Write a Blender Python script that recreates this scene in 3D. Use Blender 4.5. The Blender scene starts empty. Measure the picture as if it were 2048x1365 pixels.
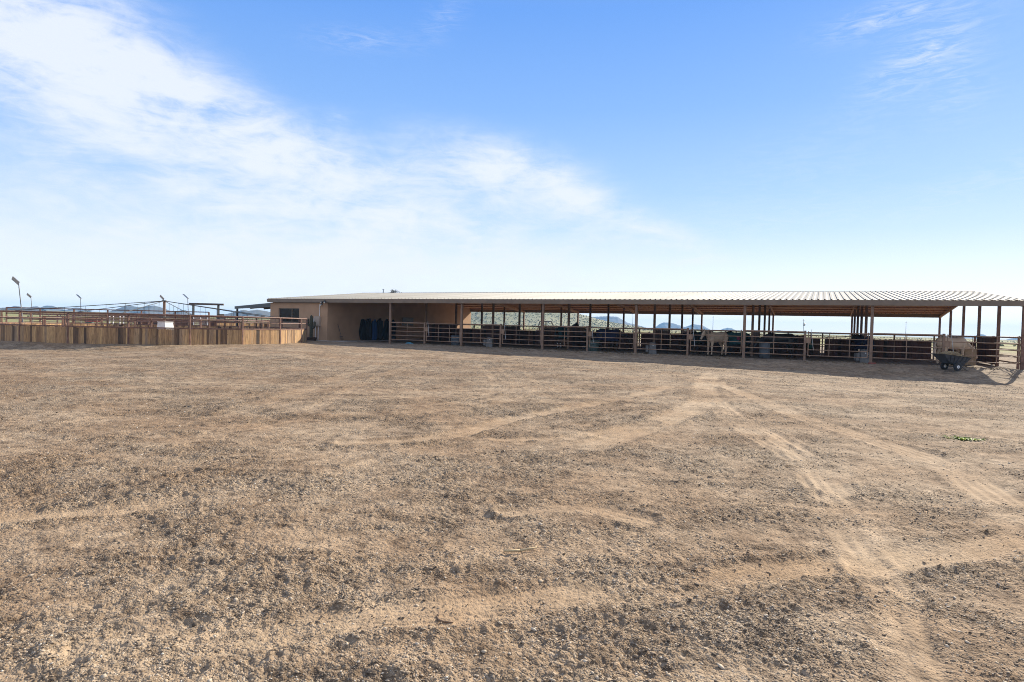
import bpy, bmesh, math, random
import numpy as np
from mathutils import Vector, Matrix
random.seed(7)
RNG = np.random.default_rng(11)
sc = bpy.context.scene
COL = sc.collection
PI = math.pi

# ------------------------------------------------------------------ site frame: X along the barn eave, Y across it, Z up; metres
B, D = 6.1636, 4.5664            # bay length, post spacing across the barn
CAM = Vector((9.983, -36.5245, 1.5248))
RIGHT = Vector((0.8929359, 0.44954793, 0.0239192)); FWD = Vector((-0.44902583, 0.89318947, -0.02425643)); UP = Vector((-0.03226881, 0.0109191, 0.99941958))
RH = Vector((0.8932, 0.4497, 0)); FH = Vector((-0.4497, 0.8932, 0))
SUN_EL = math.radians(28); SUN_AZ = math.atan2(0.30, 0.954)
SUN = Vector((math.sin(SUN_AZ)*math.cos(SUN_EL), math.cos(SUN_AZ)*math.cos(SUN_EL), math.sin(SUN_EL)))

def sstep(a, b, x):
    t = np.clip((np.asarray(x, float)-a)/(b-a), 0, 1); return t*t*(3-2*t)
def G(u, v):
    """smooth ground height"""
    u = np.asarray(u, float); v = np.asarray(v, float)
    d = np.interp(u, [-24,-20,-16,-4,2,7,11,20], [-.09,-.02,.10,.12,.16,.20,.31,.33])
    d2 = np.interp(u, [-24,-18,-12], [-.09,.06,.22])
    w = sstep(-11, -20, v); d = d*(1-w)+d2*w
    t = sstep(-.9, -5.0, v)
    z = -d*t
    ru = np.hypot(u+29.8, v+9.97); an = np.arctan2(v+9.97, u+29.8)
    bk = .09+.27*(1-sstep(-1.0, -.25, an))*sstep(-3.0, -2.4, an)
    inn = 1-sstep(9.3, 10.9, ru); out = 1-sstep(14, 24, ru)
    zl = -np.where(v < -.5, bk-.09, 0)
    z = np.where(ru < 24, (z*(1-out)+zl*out)*(1-inn)+.05*inn, z)
    r = np.hypot(u+5, v+5)
    f = sstep(75, 260, r)
    zf = -.075-.00754*(u-9.98)
    return z*(1-f)+zf*f
def g(u, v): return float(G(u, v))

def _hash(ix, iy, s):
    h = (ix*374761393+iy*668265263+s*1274126177) & 0xffffffff
    h = ((h ^ (h >> 13))*1103515245) & 0xffffffff
    h = ((h ^ (h >> 16))*2654435761) & 0xffffffff
    return (h & 0xffff)/65535.0
def vnoise(x, y, s=0):
    ix = np.floor(x).astype(np.int64); iy = np.floor(y).astype(np.int64)
    fx = x-ix; fy = y-iy
    fx = fx*fx*fx*(fx*(fx*6-15)+10); fy = fy*fy*fy*(fy*(fy*6-15)+10)
    a = _hash(ix, iy, s); b = _hash(ix+1, iy, s); c = _hash(ix, iy+1, s); d = _hash(ix+1, iy+1, s)
    return (a*(1-fx)+b*fx)*(1-fy)+(c*(1-fx)+d*fx)*fy
def fbm(x, y, s=0, o=4, gain=.5):
    t = 0; a = 1; n = 0
    for k in range(o):
        t = t+a*vnoise(x, y, s+k*17); n += a; a *= gain; x = x*2.03+3.1; y = y*2.03+1.7
    return t/n

# ------------------------------------------------------------------ node helpers
def new_mat(name):
    m = bpy.data.materials.new(name); m.use_nodes = True
    nt = m.node_tree; bs = nt.nodes['Principled BSDF']
    return m, nt, bs
def nd(nt, t, **kw):
    n = nt.nodes.new(t)
    for k, v in kw.items(): setattr(n, k, v)
    return n
def lk(nt, a, b): nt.links.new(a, b)
def ramp(nt, fac, stops, interp='LINEAR'):
    n = nd(nt, 'ShaderNodeValToRGB'); cr = n.color_ramp; cr.interpolation = interp
    while len(cr.elements) < len(stops): cr.elements.new(.5)
    for e, (p, c) in zip(cr.elements, stops):
        e.position = p; e.color = (*c, 1) if len(c) == 3 else c
    lk(nt, fac, n.inputs[0]); return n.outputs[0]
def noise(nt, vec, scale, detail=4, rough=.55, dist=0):
    n = nd(nt, 'ShaderNodeTexNoise'); n.inputs['Scale'].default_value = scale; n.inputs['Detail'].default_value = detail
    n.inputs['Roughness'].default_value = rough; n.inputs['Distortion'].default_value = dist
    if vec is not None: lk(nt, vec, n.inputs['Vector'])
    return n.outputs['Fac']
def mixc(nt, fac, a, b, mode='MIX'):
    n = nd(nt, 'ShaderNodeMix', data_type='RGBA', blend_type=mode)
    for s, v in ((n.inputs[0], fac), (n.inputs[6], a), (n.inputs[7], b)):
        if hasattr(v, 'is_linked'): lk(nt, v, s)
        elif isinstance(v, (int, float)): s.default_value = v
        else: s.default_value = (*v, 1)
    return n.outputs[2]
def mth(nt, op, a, b=None, c=None, clamp=False):
    n = nd(nt, 'ShaderNodeMath', operation=op, use_clamp=clamp)
    for s, v in zip(n.inputs, (a, b, c)):
        if v is None: continue
        if hasattr(v, 'is_linked'): lk(nt, v, s)
        else: s.default_value = v
    return n.outputs[0]
def objvec(nt, stretch=(1,1,1)):
    tc = nd(nt, 'ShaderNodeTexCoord'); mp = nd(nt, 'ShaderNodeMapping'); mp.inputs['Scale'].default_value = stretch
    lk(nt, tc.outputs['Object'], mp.inputs['Vector']); return mp.outputs[0]
def add_bump(nt, bs, h, strength, dist=.01):
    b = nd(nt, 'ShaderNodeBump'); b.inputs['Strength'].default_value = strength; b.inputs['Distance'].default_value = dist
    lk(nt, h, b.inputs['Height']); lk(nt, b.outputs[0], bs.inputs['Normal'])
def simple(name, col, rough=.6, metal=0, var=.25, scale=5, stretch=(1,1,1), col2=None, bump=0, bscale=60, spec=None, isl=0):
    m, nt, bs = new_mat(name)
    v = objvec(nt, stretch)
    f = noise(nt, v, scale, 5)
    lo = tuple(c*(1-var) for c in col); hi = col2 or tuple(min(1, c*(1+var)) for c in col)
    c = ramp(nt, f, [(.3, lo), (.7, hi)])
    if isl:
        gm = nd(nt, 'ShaderNodeNewGeometry')
        c = mixc(nt, 1.0, c, ramp(nt, gm.outputs['Random Per Island'], [(0, (1-isl,)*3), (1, (1+isl*.3,)*3)]), 'MULTIPLY')
    lk(nt, c, bs.inputs['Base Color'])
    bs.inputs['Roughness'].default_value = rough; bs.inputs['Metallic'].default_value = metal
    if spec is not None: bs.inputs['Specular IOR Level'].default_value = spec
    if bump: add_bump(nt, bs, noise(nt, v, bscale, 3), bump)
    return m

MT = {}
MT['pipe'] = simple('brown_pipe', (.26,.15,.092), .6, 0, .3, 3, col2=(.36,.23,.15))
MT['rustpipe'] = simple('rusty_pipe', (.15,.07,.045), .65, 0, .45, 4, col2=(.24,.12,.08))
MT['post'] = simple('brown_post_paint', (.21,.125,.08), .6, 0, .3, 2.5, col2=(.28,.175,.118))
MT['trim'] = simple('brown_metal_trim', (.19,.14,.10), .55, 0, .15, 2)
MT['purlin'] = simple('red_oxide_purlin', (.34,.17,.10), .5, .1, .25, 3)
MT['rafter'] = simple('bare_tan_rafter', (.42,.27,.17), .55, .1, .2, 3)
MT['stucco'] = simple('tan_stucco', (.42,.262,.158), .9, 0, .1, 1.2, bump=.5, bscale=90)
MT['concrete'] = simple('pale_concrete', (.42,.39,.36), .85, 0, .2, 2, bump=.2)
MT['grey_plastic'] = simple('grey_plastic', (.16,.155,.15), .6, 0, .25, 6)
MT['blue_plastic'] = simple('faded_blue_plastic', (.09,.105,.12), .5, 0, .25, 6)
MT['teal_plastic'] = simple('teal_plastic', (.06,.095,.085), .5, 0, .3, 6)
MT['black_plastic'] = simple('black_plastic', (.035,.038,.045), .5, 0, .3, 8)
MT['cart_plastic'] = simple('slate_cart_plastic', (.035,.04,.05), .45, 0, .35, 7, col2=(.065,.072,.085))
MT['rubber'] = simple('black_rubber', (.02,.02,.022), .8, 0, .3, 10)
MT['white_metal'] = simple('white_painted_metal', (.72,.72,.72), .45, 0, .12, 6)
MT['galv'] = simple('galvanised_metal', (.42,.43,.44), .45, .6, .2, 8)
MT['lamp_head'] = simple('pale_lamp_casing', (.35,.36,.38), .4, .3, .2, 8)
MT['lamp_pole'] = simple('weathered_grey_pole', (.17,.17,.175), .6, .2, .25, 6)
MT['darkmetal'] = simple('dark_metal', (.05,.048,.045), .5, .2, .3, 5)
MT['slate'] = simple('slate_roof_metal', (.09,.105,.115), .45, .2, .2, 2)
MT['manure'] = simple('manure', (.13,.085,.045), .95, 0, .5, 14, col2=(.25,.175,.09), bump=1, bscale=30)
MT['hay'] = simple('pale_hay', (.30,.21,.125), .95, 0, .35, 14, stretch=(1,1,6), bump=.8, bscale=40)
MT['cactus'] = simple('dark_cactus', (.055,.052,.03), .8, 0, .4, 10)
MT['glass'] = simple('dark_window_glass', (.014,.010,.008), .2, 0, .2, 2, spec=.2)
MT['redoxide'] = simple('red_plastic', (.42,.04,.03), .5, 0, .2, 5)
MT['blue'] = simple('blue_cloth', (.02,.07,.22), .85, 0, .3, 8, stretch=(6,6,.6))
MT['black_cloth'] = simple('black_cloth', (.006,.006,.006), .9, 0, .5, 8, stretch=(6,6,.6), col2=(.018,.017,.018))
MT['grey_cloth'] = simple('charcoal_cloth', (.016,.015,.015), .9, 0, .5, 7, stretch=(6,6,.6), col2=(.045,.042,.04))
MT['teal_cloth'] = simple('teal_horse_cloth', (.03,.12,.14), .85, 0, .3, 5)
MT['navy_cloth'] = simple('navy_horse_cloth', (.010,.014,.05), .85, 0, .3, 5)
MT['green_cloth'] = simple('dark_green_horse_cloth', (.014,.03,.028), .85, 0, .3, 5)
MT['pink'] = simple('pink_emblem', (.35,.05,.12), .8, 0, .2, 5)
MT['coat_tan'] = simple('buckskin_coat', (.54,.41,.29), .7, 0, .18, 4)
MT['coat_cream'] = simple('cream_coat', (.58,.44,.31), .7, 0, .12, 3)
MT['coat_black'] = simple('black_coat', (.014,.012,.011), .45, 0, .4, 4)
MT['coat_bay'] = simple('dark_bay_coat', (.03,.017,.011), .5, 0, .4, 4)
MT['mane_dark'] = simple('dark_mane', (.02,.016,.013), .7, 0, .4, 12)
MT['mane_cream'] = simple('pale_mane', (.62,.52,.42), .7, 0, .2, 12)
MT['hoof'] = simple('dark_hoof', (.03,.026,.022), .6, 0, .3, 12)
MT['white_hair'] = simple('white_sock', (.6,.58,.55), .8, 0, .1, 12)
MT['leaf'] = simple('weed_leaf', (.13,.22,.03), .6, 0, .4, 9, col2=(.26,.36,.06))
_nt = MT['leaf'].node_tree; _bs = _nt.nodes['Principled BSDF']; _tr = nd(_nt, 'ShaderNodeBsdfTranslucent'); _tr.inputs[0].default_value = (.26,.35,.05,1)
_mx = nd(_nt, 'ShaderNodeMixShader'); _mx.inputs[0].default_value = .5; lk(_nt, _bs.outputs[0], _mx.inputs[1]); lk(_nt, _tr.outputs[0], _mx.inputs[2]); lk(_nt, _mx.outputs[0], _nt.nodes['Material Output'].inputs['Surface'])
MT['straw'] = simple('dry_straw', (.50,.38,.22), .85, 0, .3, 20)
MT['lamp_glass'] = simple('lamp_lens', (.75,.74,.68), .25, 0, .1, 6)
MT['solar'] = simple('solar_cells', (.06,.07,.085), .3, .2, .2, 6)
MT['tree_leaf'] = simple('dark_leaf', (.022,.03,.016), .7, 0, .5, 3)

def planks(name, stops, rough=.85, streak=.45, bump=.35):
    m, nt, bs = new_mat(name)
    gm = nd(nt, 'ShaderNodeNewGeometry')
    oi = nd(nt, 'ShaderNodeObjectInfo')
    rnd = mth(nt, 'FRACT', mth(nt, 'ADD', gm.outputs['Random Per Island'], mth(nt, 'MULTIPLY', oi.outputs['Random'], 3.7)))
    base = ramp(nt, rnd, stops)
    tc = nd(nt, 'ShaderNodeTexCoord'); mp = nd(nt, 'ShaderNodeMapping'); mp.inputs['Scale'].default_value = (14, 14, 1.3)
    off = nd(nt, 'ShaderNodeCombineXYZ'); lk(nt, mth(nt, 'MULTIPLY', oi.outputs['Random'], 50.0), off.inputs[0]); lk(nt, mth(nt, 'MULTIPLY', rnd, 9.0), off.inputs[2])
    va = nd(nt, 'ShaderNodeVectorMath', operation='ADD'); lk(nt, tc.outputs['Object'], va.inputs[0]); lk(nt, off.outputs[0], va.inputs[1])
    lk(nt, va.outputs[0], mp.inputs['Vector'])
    f = noise(nt, mp.outputs[0], 1.6, 6, .65, .6)
    c = mixc(nt, 1.0, base, ramp(nt, f, [(.30, (1-streak*1.45,)*3), (.48, (.9,)*3), (.70, (1.3,)*3)]), 'MULTIPLY')
    kn = nd(nt, 'ShaderNodeTexVoronoi'); kn.inputs['Scale'].default_value = 2.6; lk(nt, va.outputs[0], kn.inputs['Vector'])
    c = mixc(nt, ramp(nt, kn.outputs['Distance'], [(.03, (.8,)*3), (.085, (0,)*3)]), c, (.05,.025,.012))
    lk(nt, c, bs.inputs['Base Color']); bs.inputs['Roughness'].default_value = rough
    add_bump(nt, bs, f, bump, .006)
    return m
MT['plank'] = planks('weathered_board', [(0, (.34,.195,.09)), (.14, (.48,.29,.135)), (.27, (.24,.135,.068)), (.4, (.40,.24,.115)), (.53, (.54,.335,.155)), (.65, (.30,.20,.125)), (.77, (.44,.27,.125)), (.88, (.17,.098,.052)), (1, (.05,.032,.022))])
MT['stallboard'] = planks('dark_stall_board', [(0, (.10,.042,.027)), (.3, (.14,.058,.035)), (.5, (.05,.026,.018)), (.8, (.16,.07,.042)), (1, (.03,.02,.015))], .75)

# roof sheet: pale tan galvalume
m, nt, bs = new_mat('pale_metal_roof')
ov_ = objvec(nt); sp = nd(nt, 'ShaderNodeSeparateXYZ'); lk(nt, ov_, sp.inputs[0])
f = noise(nt, objvec(nt, (1, .15, 1)), 1.1, 5, .65)
wn = nd(nt, 'ShaderNodeTexWhiteNoise', noise_dimensions='1D'); lk(nt, mth(nt, 'FLOOR', mth(nt, 'DIVIDE', sp.outputs[0], .9245)), wn.inputs['W'])
top = ramp(nt, f, [(.25, (.16,.154,.145)), (.5, (.198,.192,.183)), (.75, (.228,.222,.213))])
top = mixc(nt, 1.0, top, ramp(nt, wn.outputs['Value'], [(0, (.86,)*3), (1, (1.08,)*3)]), 'MULTIPLY')
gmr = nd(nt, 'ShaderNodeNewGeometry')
lk(nt, mixc(nt, gmr.outputs['Backfacing'], top, (.50,.31,.20)), bs.inputs['Base Color'])  # underside colour carries the warm light bounced up from the ground
bs.inputs['Metallic'].default_value = .05; bs.inputs['Roughness'].default_value = .6; bs.inputs['Specular IOR Level'].default_value = .2
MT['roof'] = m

# ------------------------------------------------------------------ mesh helpers
class MB:
    def __init__(s): s.v = []; s.f = []; s.mi = []; s.cur = 0
    def add(s, vs, fs):
        o = len(s.v); s.v += [tuple(p) for p in vs]; s.f += [tuple(i+o for i in f) for f in fs]; s.mi += [s.cur]*len(fs); return s
    def box(s, a, b):
        (x0,y0,z0),(x1,y1,z1) = a, b
        return s.add([(x0,y0,z0),(x1,y0,z0),(x1,y1,z0),(x0,y1,z0),(x0,y0,z1),(x1,y0,z1),(x1,y1,z1),(x0,y1,z1)],
                     [(0,3,2,1),(4,5,6,7),(0,1,5,4),(1,2,6,5),(2,3,7,6),(3,0,4,7)])
    def bar(s, p, q, w, h, up=(0,0,1)):
        p = Vector(p); q = Vector(q); d = (q-p).normalized(); u = Vector(up)
        if abs(d.dot(u)) > .98: u = Vector((0,1,0))
        x = d.cross(u).normalized()*w/2; y = x.cross(d).normalized()*h/2
        return s.add([p-x-y, p+x-y, p+x+y, p-x+y, q-x-y, q+x-y, q+x+y, q-x+y],
                     [(0,3,2,1),(4,5,6,7),(0,1,5,4),(1,2,6,5),(2,3,7,6),(3,0,4,7)])
    def tube(s, p, q, r, r2=None, n=8, cap=True):
        r2 = r if r2 is None else r2
        p = Vector(p); q = Vector(q); d = (q-p).normalized(); u = Vector((0,0,1)) if abs(d.z) < .95 else Vector((1,0,0))
        x = d.cross(u).normalized(); y = x.cross(d).normalized()
        vs = []
        for c, rr in ((p, r), (q, r2)):
            for k in range(n):
                a = 2*PI*k/n; vs.append(c+x*math.cos(a)*rr+y*math.sin(a)*rr)
        fs = [(k, (k+1) % n, n+(k+1) % n, n+k) for k in range(n)]
        if cap: fs += [tuple(range(n-1, -1, -1)), tuple(range(n, 2*n))]
        return s.add(vs, fs)
    def loft(s, rings, cap=True):
        n = len(rings[0]); o = len(s.v); vs = [p for r in rings for p in r]; fs = []
        for i in range(len(rings)-1):
            for k in range(n): fs.append((i*n+k, i*n+(k+1) % n, (i+1)*n+(k+1) % n, (i+1)*n+k))
        if cap: fs += [tuple(range(n-1, -1, -1)), tuple(range((len(rings)-1)*n, len(rings)*n))]
        return s.add(vs, fs)
    def path(s, pts, rs, n=8):
        for k in range(len(pts)-1):
            s.tube(pts[k], pts[k+1], rs[k] if hasattr(rs, '__len__') else rs, rs[k+1] if hasattr(rs, '__len__') else rs, n)
        return s
    def lathe(s, c, prof, n=20, axis='Z'):
        rings = []
        for (r, h) in prof:
            ring = []
            for k in range(n):
                a = 2*PI*k/n; p = (r*math.cos(a), r*math.sin(a), h)
                if axis == 'Y': p = (p[0], p[2], p[1])
                ring.append((c[0]+p[0], c[1]+p[1], c[2]+p[2]))
            rings.append(ring)
        return s.loft(rings)
    def mesh(s, name, mats, smooth=False):
        me = bpy.data.meshes.new(name); me.from_pydata(s.v, [], s.f)
        for mm in (mats if isinstance(mats, (list, tuple)) else [mats]): me.materials.append(mm)
        if any(s.mi): me.polygons.foreach_set('material_index', s.mi)
        bm = bmesh.new(); bm.from_mesh(me); bmesh.ops.recalc_face_normals(bm, faces=bm.faces); bm.to_mesh(me); bm.free()
        if smooth: me.polygons.foreach_set('use_smooth', [True]*len(me.polygons))
        return me
    def build(s, name, mats, parent=None, smooth=False, loc=None, rz=0):
        o = bpy.data.objects.new(name, s.mesh(name, mats, smooth)); COL.objects.link(o)
        if parent: o.parent = parent
        if loc is not None: o.location = loc
        if rz: o.rotation_euler = (0, 0, rz)
        return o
def tag(o, label=None, cat=None, group=None, kind=None):
    if label: o['label'] = label
    if cat: o['category'] = cat
    if group: o['group'] = group
    if kind: o['kind'] = kind
    return o
def thing(name, label, cat, loc=(0,0,0), rz=0, group=None):
    o = bpy.data.objects.new(name, None); COL.objects.link(o); o.location = loc; o.rotation_euler = (0, 0, rz)
    o.empty_display_size = .2
    return tag(o, label, cat, group, 'thing')
def children_of(o): return [c for c in bpy.data.objects if c.parent == o]
def copy_tree(o, parent=None):
    c = o.copy(); COL.objects.link(c)
    if parent: c.parent = parent
    for ch in list(children_of(o)): copy_tree(ch, c)
    return c
def raw_mesh(name, co, faces, mats):
    """numpy mesh: co (N,3), faces (M,k)"""
    me = bpy.data.meshes.new(name); k = faces.shape[1]; M = len(faces)
    me.vertices.add(len(co)); me.vertices.foreach_set('co', np.ascontiguousarray(co, np.float32).ravel())
    me.loops.add(M*k); me.loops.foreach_set('vertex_index', np.ascontiguousarray(faces, np.int32).ravel())
    me.polygons.add(M); me.polygons.foreach_set('loop_start', np.arange(0, M*k, k, dtype=np.int32))
    try: me.polygons.foreach_set('loop_total', np.full(M, k, np.int32))
    except Exception: pass
    me.update(calc_edges=True); me.validate()
    me.materials.append(mats)
    return me
def vattr(me, name, arr):
    a = me.attributes.new(name, 'FLOAT', 'POINT'); a.data.foreach_set('value', np.ascontiguousarray(arr, np.float32))

# ================================================================== GROUND
TRACKS = [
 ('w', .55, [[6.17,-11.15],[7.1,-18.54],[7.52,-20.42],[7.5,-23.2],[7.35,-25.64],[7.08,-26.73],[6.98,-27.91]]),
 ('w', .30, [[8.14,-22.72],[9.0,-25.42],[9.53,-26.57],[9.88,-27.52],[10.08,-28.85],[10.19,-29.24]]),
 ('w', .26, [[7.9,-20.9],[8.52,-23.33],[9.39,-25.43],[9.94,-27.3],[10.23,-28.88]]),
 ('w', .42, [[6.9,-14.8],[7.36,-16.51],[8.69,-19.51],[9.65,-22.52],[10.67,-24.56],[11.38,-25.99],[11.64,-27.05],[11.76,-28.28],[11.79,-29.06],[11.8,-30.4]]),
 ('w', .28, [[5.6,-28.1],[6.47,-27.52],[6.89,-26.4],[7.25,-25.23]]),
 ('f', .40, [[.42,-29.18],[-1.37,-25.45],[-3.94,-20.75],[-6.34,-16.06]]),
 ('f', .26, [[1.0,-27.4],[-.6,-24.6],[-3.0,-20.2],[-5.2,-15.6]]),
 ('f', .22, [[-2.64,-14.32],[.12,-18.3],[1.84,-21.17],[2.58,-22.96],[2.73,-25.07],[1.0,-25.51]]),
 ('f', .2, [[-.03,-15.45],[2.49,-19.66],[3.3,-21.64],[3.56,-23.51],[3.55,-25.17]]),
 ('f', .2, [[-1.4,-14.9],[1.3,-19.0],[2.6,-21.4],[3.1,-23.2],[3.2,-25.1]]),
 ('w', .34, [[3.9,-29.6],[4.58,-28.95],[4.83,-27.99],[4.81,-26.16],[5.0,-25.55],[5.36,-23.5],[5.57,-21.94],[5.99,-17.66]]),
 ('t', .22, [[6.72,-34.67],[7.16,-34.28],[7.51,-33.89],[7.81,-33.59],[8.33,-33.14],[8.72,-32.71],[9.24,-32.33],[9.82,-31.6],[10.5,-30.98],[11.18,-30.26],[11.84,-29.59]]),
 ('t', .20, [[2.4,-35.6],[3.73,-33.98],[3.82,-33.85],[4.3,-33.31],[4.57,-32.79]]),
 ('w', .26, [[7.49,-31.47],[7.82,-31.06],[8.17,-30.97],[8.56,-31.08]]),
 ('w', .24, [[10.05,-29.2],[10.18,-30.03],[10.26,-30.6],[10.37,-31.28],[10.49,-31.95],[10.5,-33.0]]),
 ('f', .5, [[-18,-14],[-10,-12],[0,-11],[6,-11.5],[14,-12.5],[22,-14]]),
 ('f', .4, [[-16,-17.5],[-8,-14.5],[0,-13],[8,-13.4],[15,-14.6],[24,-17]]),
]
def track_field(x, y):
    """mask (0..1), signed distance of nearest tread band, tread mask"""
    mask = np.zeros_like(x); tread = np.zeros_like(x); dd = np.zeros_like(x); edge = np.zeros_like(x)
    wob = (fbm(x*1.3, y*1.3, 91, 3)-.5)*.35
    for kind, w, pts in TRACKS:
        w = w if kind == 't' else w*.72
        P = np.array(pts, float)
        best = np.full_like(x, 9.0); sg = np.zeros_like(x)
        for a, b in zip(P[:-1], P[1:]):
            ab = b-a; L2 = ab@ab
            t = np.clip(((x-a[0])*ab[0]+(y-a[1])*ab[1])/L2, 0, 1)
            px = x-(a[0]+t*ab[0]); py = y-(a[1]+t*ab[1]); d = np.hypot(px, py)
            s = (ab[0]*py-ab[1]*px)/math.sqrt(L2)
            m = d < best; best = np.where(m, d, best); sg = np.where(m, s, sg)
        e = best+wob*.35
        mk = 1-sstep(w*.55, w*1.15, e)
        fade = .35+.65*sstep(.3, .55, fbm(x*.9+5, y*.9, 41, 3))
        if kind == 'f': fade = fade*.42
        mk = mk*fade
        edge = np.maximum(edge, np.exp(-((e-w*1.15)/(w*.28))**2)*fade)
        mask = np.maximum(mask, mk)
        tr = mk*(1.0 if kind == 't' else .5)
        dd = np.where(tr > tread, sg, dd); tread = np.maximum(tread, tr)
    return mask, dd, tread, edge
def gravel_field(x, y):
    a = fbm(x*.7+4, y*.7+9, 5, 4); b = fbm(x*2.1, y*2.1, 23, 4)
    xr = x*.893+y*.45; yr = -.45*x+.893*y
    c = fbm(xr*.8, yr*2.2, 63, 3)
    return .16+.76*sstep(.39, .63, .34*a+.32*b+.34*c+.005)
def relief(x, y, r, mask, gv, dd, tread, edge):
    near = 1-sstep(30, 60, r)
    fine = 1-sstep(14, 28, r)
    rough = (.30+1.15*gv)*(1-.80*mask)
    z = (fbm(x*.28, y*.28, 3, 3)-.5)*.09*near
    z += (fbm(x*1.5, y*1.5, 7, 3)-.5)*.055*near*(.35+.65*rough)
    n1 = fbm(x*4.2, y*4.2, 13, 3); z += (np.abs(n1-.5)*-2+.5)*.012*rough*near
    n2 = vnoise(x*12, y*12, 31); z += (n2-.5)*.020*rough*near
    n3 = vnoise(x*31, y*31, 37); z += (n3-.5)*.018*rough*fine
    xr = x*.893+y*.45; yr = -.45*x+.893*y
    z += (fbm(xr*1.6, yr*4.5, 71, 3)-.5)*.038*near*gv*(1-.7*mask)
    z += -.016*mask*near+.026*edge*near*(.4+.6*gv)*(.4+1.2*vnoise(x*5, y*5, 33))
    z += np.sin(dd*2*PI/np.where(tread > .55, .052, .12))*np.where(tread > .55, .0065, .012)*tread*(1-sstep(16, 26, r))
    return z
cam2 = np.array([CAM.x, CAM.y])
baz = math.atan2(FH.y, FH.x)
a_in = np.linspace(-math.radians(47), math.radians(47), 800)
a_out = np.linspace(math.radians(47), 2*PI-math.radians(47), 130)[1:-1]
ang = np.concatenate([a_in, a_out])+baz
rs = np.concatenate([[.35,.7,1.1,1.5,1.9], np.geomspace(2.2, 62, 660), np.geomspace(62, 300, 60)[1:], np.geomspace(300, 3300, 45)[1:]])
NA, NR = len(ang), len(rs)
gx = cam2[0]+rs[:, None]*np.cos(ang)[None]; gy = cam2[1]+rs[:, None]*np.sin(ang)[None]; gr = np.repeat(rs[:, None], NA, 1)
msk, dd, trd, edg = track_field(gx, gy); gvf = gravel_field(gx, gy)
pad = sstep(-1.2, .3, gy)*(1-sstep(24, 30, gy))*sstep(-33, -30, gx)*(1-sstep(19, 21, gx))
front = (1-sstep(-4, -.8, gy))
fl = 1-.75*pad
far = sstep(42, 75, np.hypot(gx+6, gy+8))
gz = G(gx, gy)+relief(gx, gy, gr, msk, gvf, dd, trd, edg)*fl*(1-far)+far*(fbm(gx*.03, gy*.03, 77, 3)-.5)*.5*(1-sstep(250, 600, gr))
# small bank of kicked-out litter along the stall fronts
bank = np.exp(-((gy+.25)/.42)**2)*sstep(-19, -17, gx)*(1-sstep(18.6, 19.4, gx))*(.35+.9*fbm(gx*1.1, gy*1.4, 51, 3))
gz = gz+.085*bank
co = np.stack([gx, gy, gz], -1).reshape(-1, 3)
co = np.vstack([co, [[cam2[0], cam2[1], g(*cam2)]]])
ii, jj = np.meshgrid(np.arange(NR-1), np.arange(NA), indexing='ij'); j2 = (jj+1) % NA
quads = np.stack([ii*NA+jj, (ii+1)*NA+jj, (ii+1)*NA+j2, ii*NA+j2], -1).reshape(-1, 4)
gm_, nt, bs = new_mat('gravel_yard')
at_ = lambda n: nd(nt, 'ShaderNodeAttribute', attribute_name=n).outputs['Fac']
A_track, A_grav, A_pad, A_far = at_('track'), at_('gravel'), at_('pad'), at_('far')
tc = nd(nt, 'ShaderNodeTexCoord'); ov = tc.outputs['Object']
n_big = noise(nt, ov, .45, 5, .6); n_mid = noise(nt, ov, 3.5, 5, .65); n_fine = noise(nt, ov, 26, 4, .7)
sand = ramp(nt, n_mid, [(.25, (.235,.167,.106)), (.5, (.335,.245,.163)), (.75, (.42,.32,.22))])
vor = nd(nt, 'ShaderNodeTexVoronoi'); vor.inputs['Scale'].default_value = 34; lk(nt, ov, vor.inputs['Vector'])
vor2 = nd(nt, 'ShaderNodeTexVoronoi'); vor2.inputs['Scale'].default_value = 85; lk(nt, ov, vor2.inputs['Vector'])
sx = nd(nt, 'ShaderNodeSeparateColor'); lk(nt, vor.outputs['Color'], sx.inputs[0])
sx2 = nd(nt, 'ShaderNodeSeparateColor'); lk(nt, vor2.outputs['Color'], sx2.inputs[0])
peb = ramp(nt, sx.outputs[0], [(0, (.075,.059,.045)), (.3, (.16,.123,.088)), (.6, (.25,.19,.133)), (.85, (.31,.24,.172)), (1, (.46,.40,.33))])
peb2 = ramp(nt, sx2.outputs[0], [(0, (.075,.059,.045)), (.35, (.19,.145,.10)), (.7, (.29,.22,.153)), (1, (.46,.40,.32))])
pebs = mixc(nt, ramp(nt, n_fine, [(.45, (0,)*3), (.55, (1,)*3)]), peb, peb2)
gfac = mth(nt, 'MULTIPLY', mth(nt, 'ADD', mth(nt, 'MULTIPLY', A_grav, .72), .20), mth(nt, 'SUBTRACT', 1.0, mth(nt, 'MULTIPLY', A_track, .75)), clamp=True)
gfac2 = mth(nt, 'MULTIPLY', gfac, ramp(nt, n_fine, [(.35, (.45,)*3), (.6, (1,)*3)]), clamp=True)
c = mixc(nt, gfac2, sand, pebs)
c = mixc(nt, mth(nt, 'MULTIPLY', A_track, .36), c, (.45,.335,.22))
c = mixc(nt, ramp(nt, n_big, [(.40, (0,)*3), (.60, (.75,)*3)]), c, mixc(nt, 1.0, c, (.78,.69,.61), 'MULTIPLY'))
shaded_soil = ramp(nt, n_mid, [(.3, (.19,.148,.112)), (.7, (.285,.23,.178))])  # stall dirt, with the barn's shade also darkened into its colour
c = mixc(nt, A_pad, c, shaded_soil)
dn = noise(nt, ov, .06, 6, .65); dn2 = noise(nt, ov, .7, 5, .7)
des = mixc(nt, ramp(nt, dn2, [(.35, (0,)*3), (.65, (1,)*3)]), ramp(nt, dn, [(.3, (.235,.215,.085)), (.5, (.29,.265,.115)), (.7, (.33,.285,.15))]), (.18,.18,.07))
c = mixc(nt, A_far, c, des)
n_grit = noise(nt, ov, 5.5, 9, .74)
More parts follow.
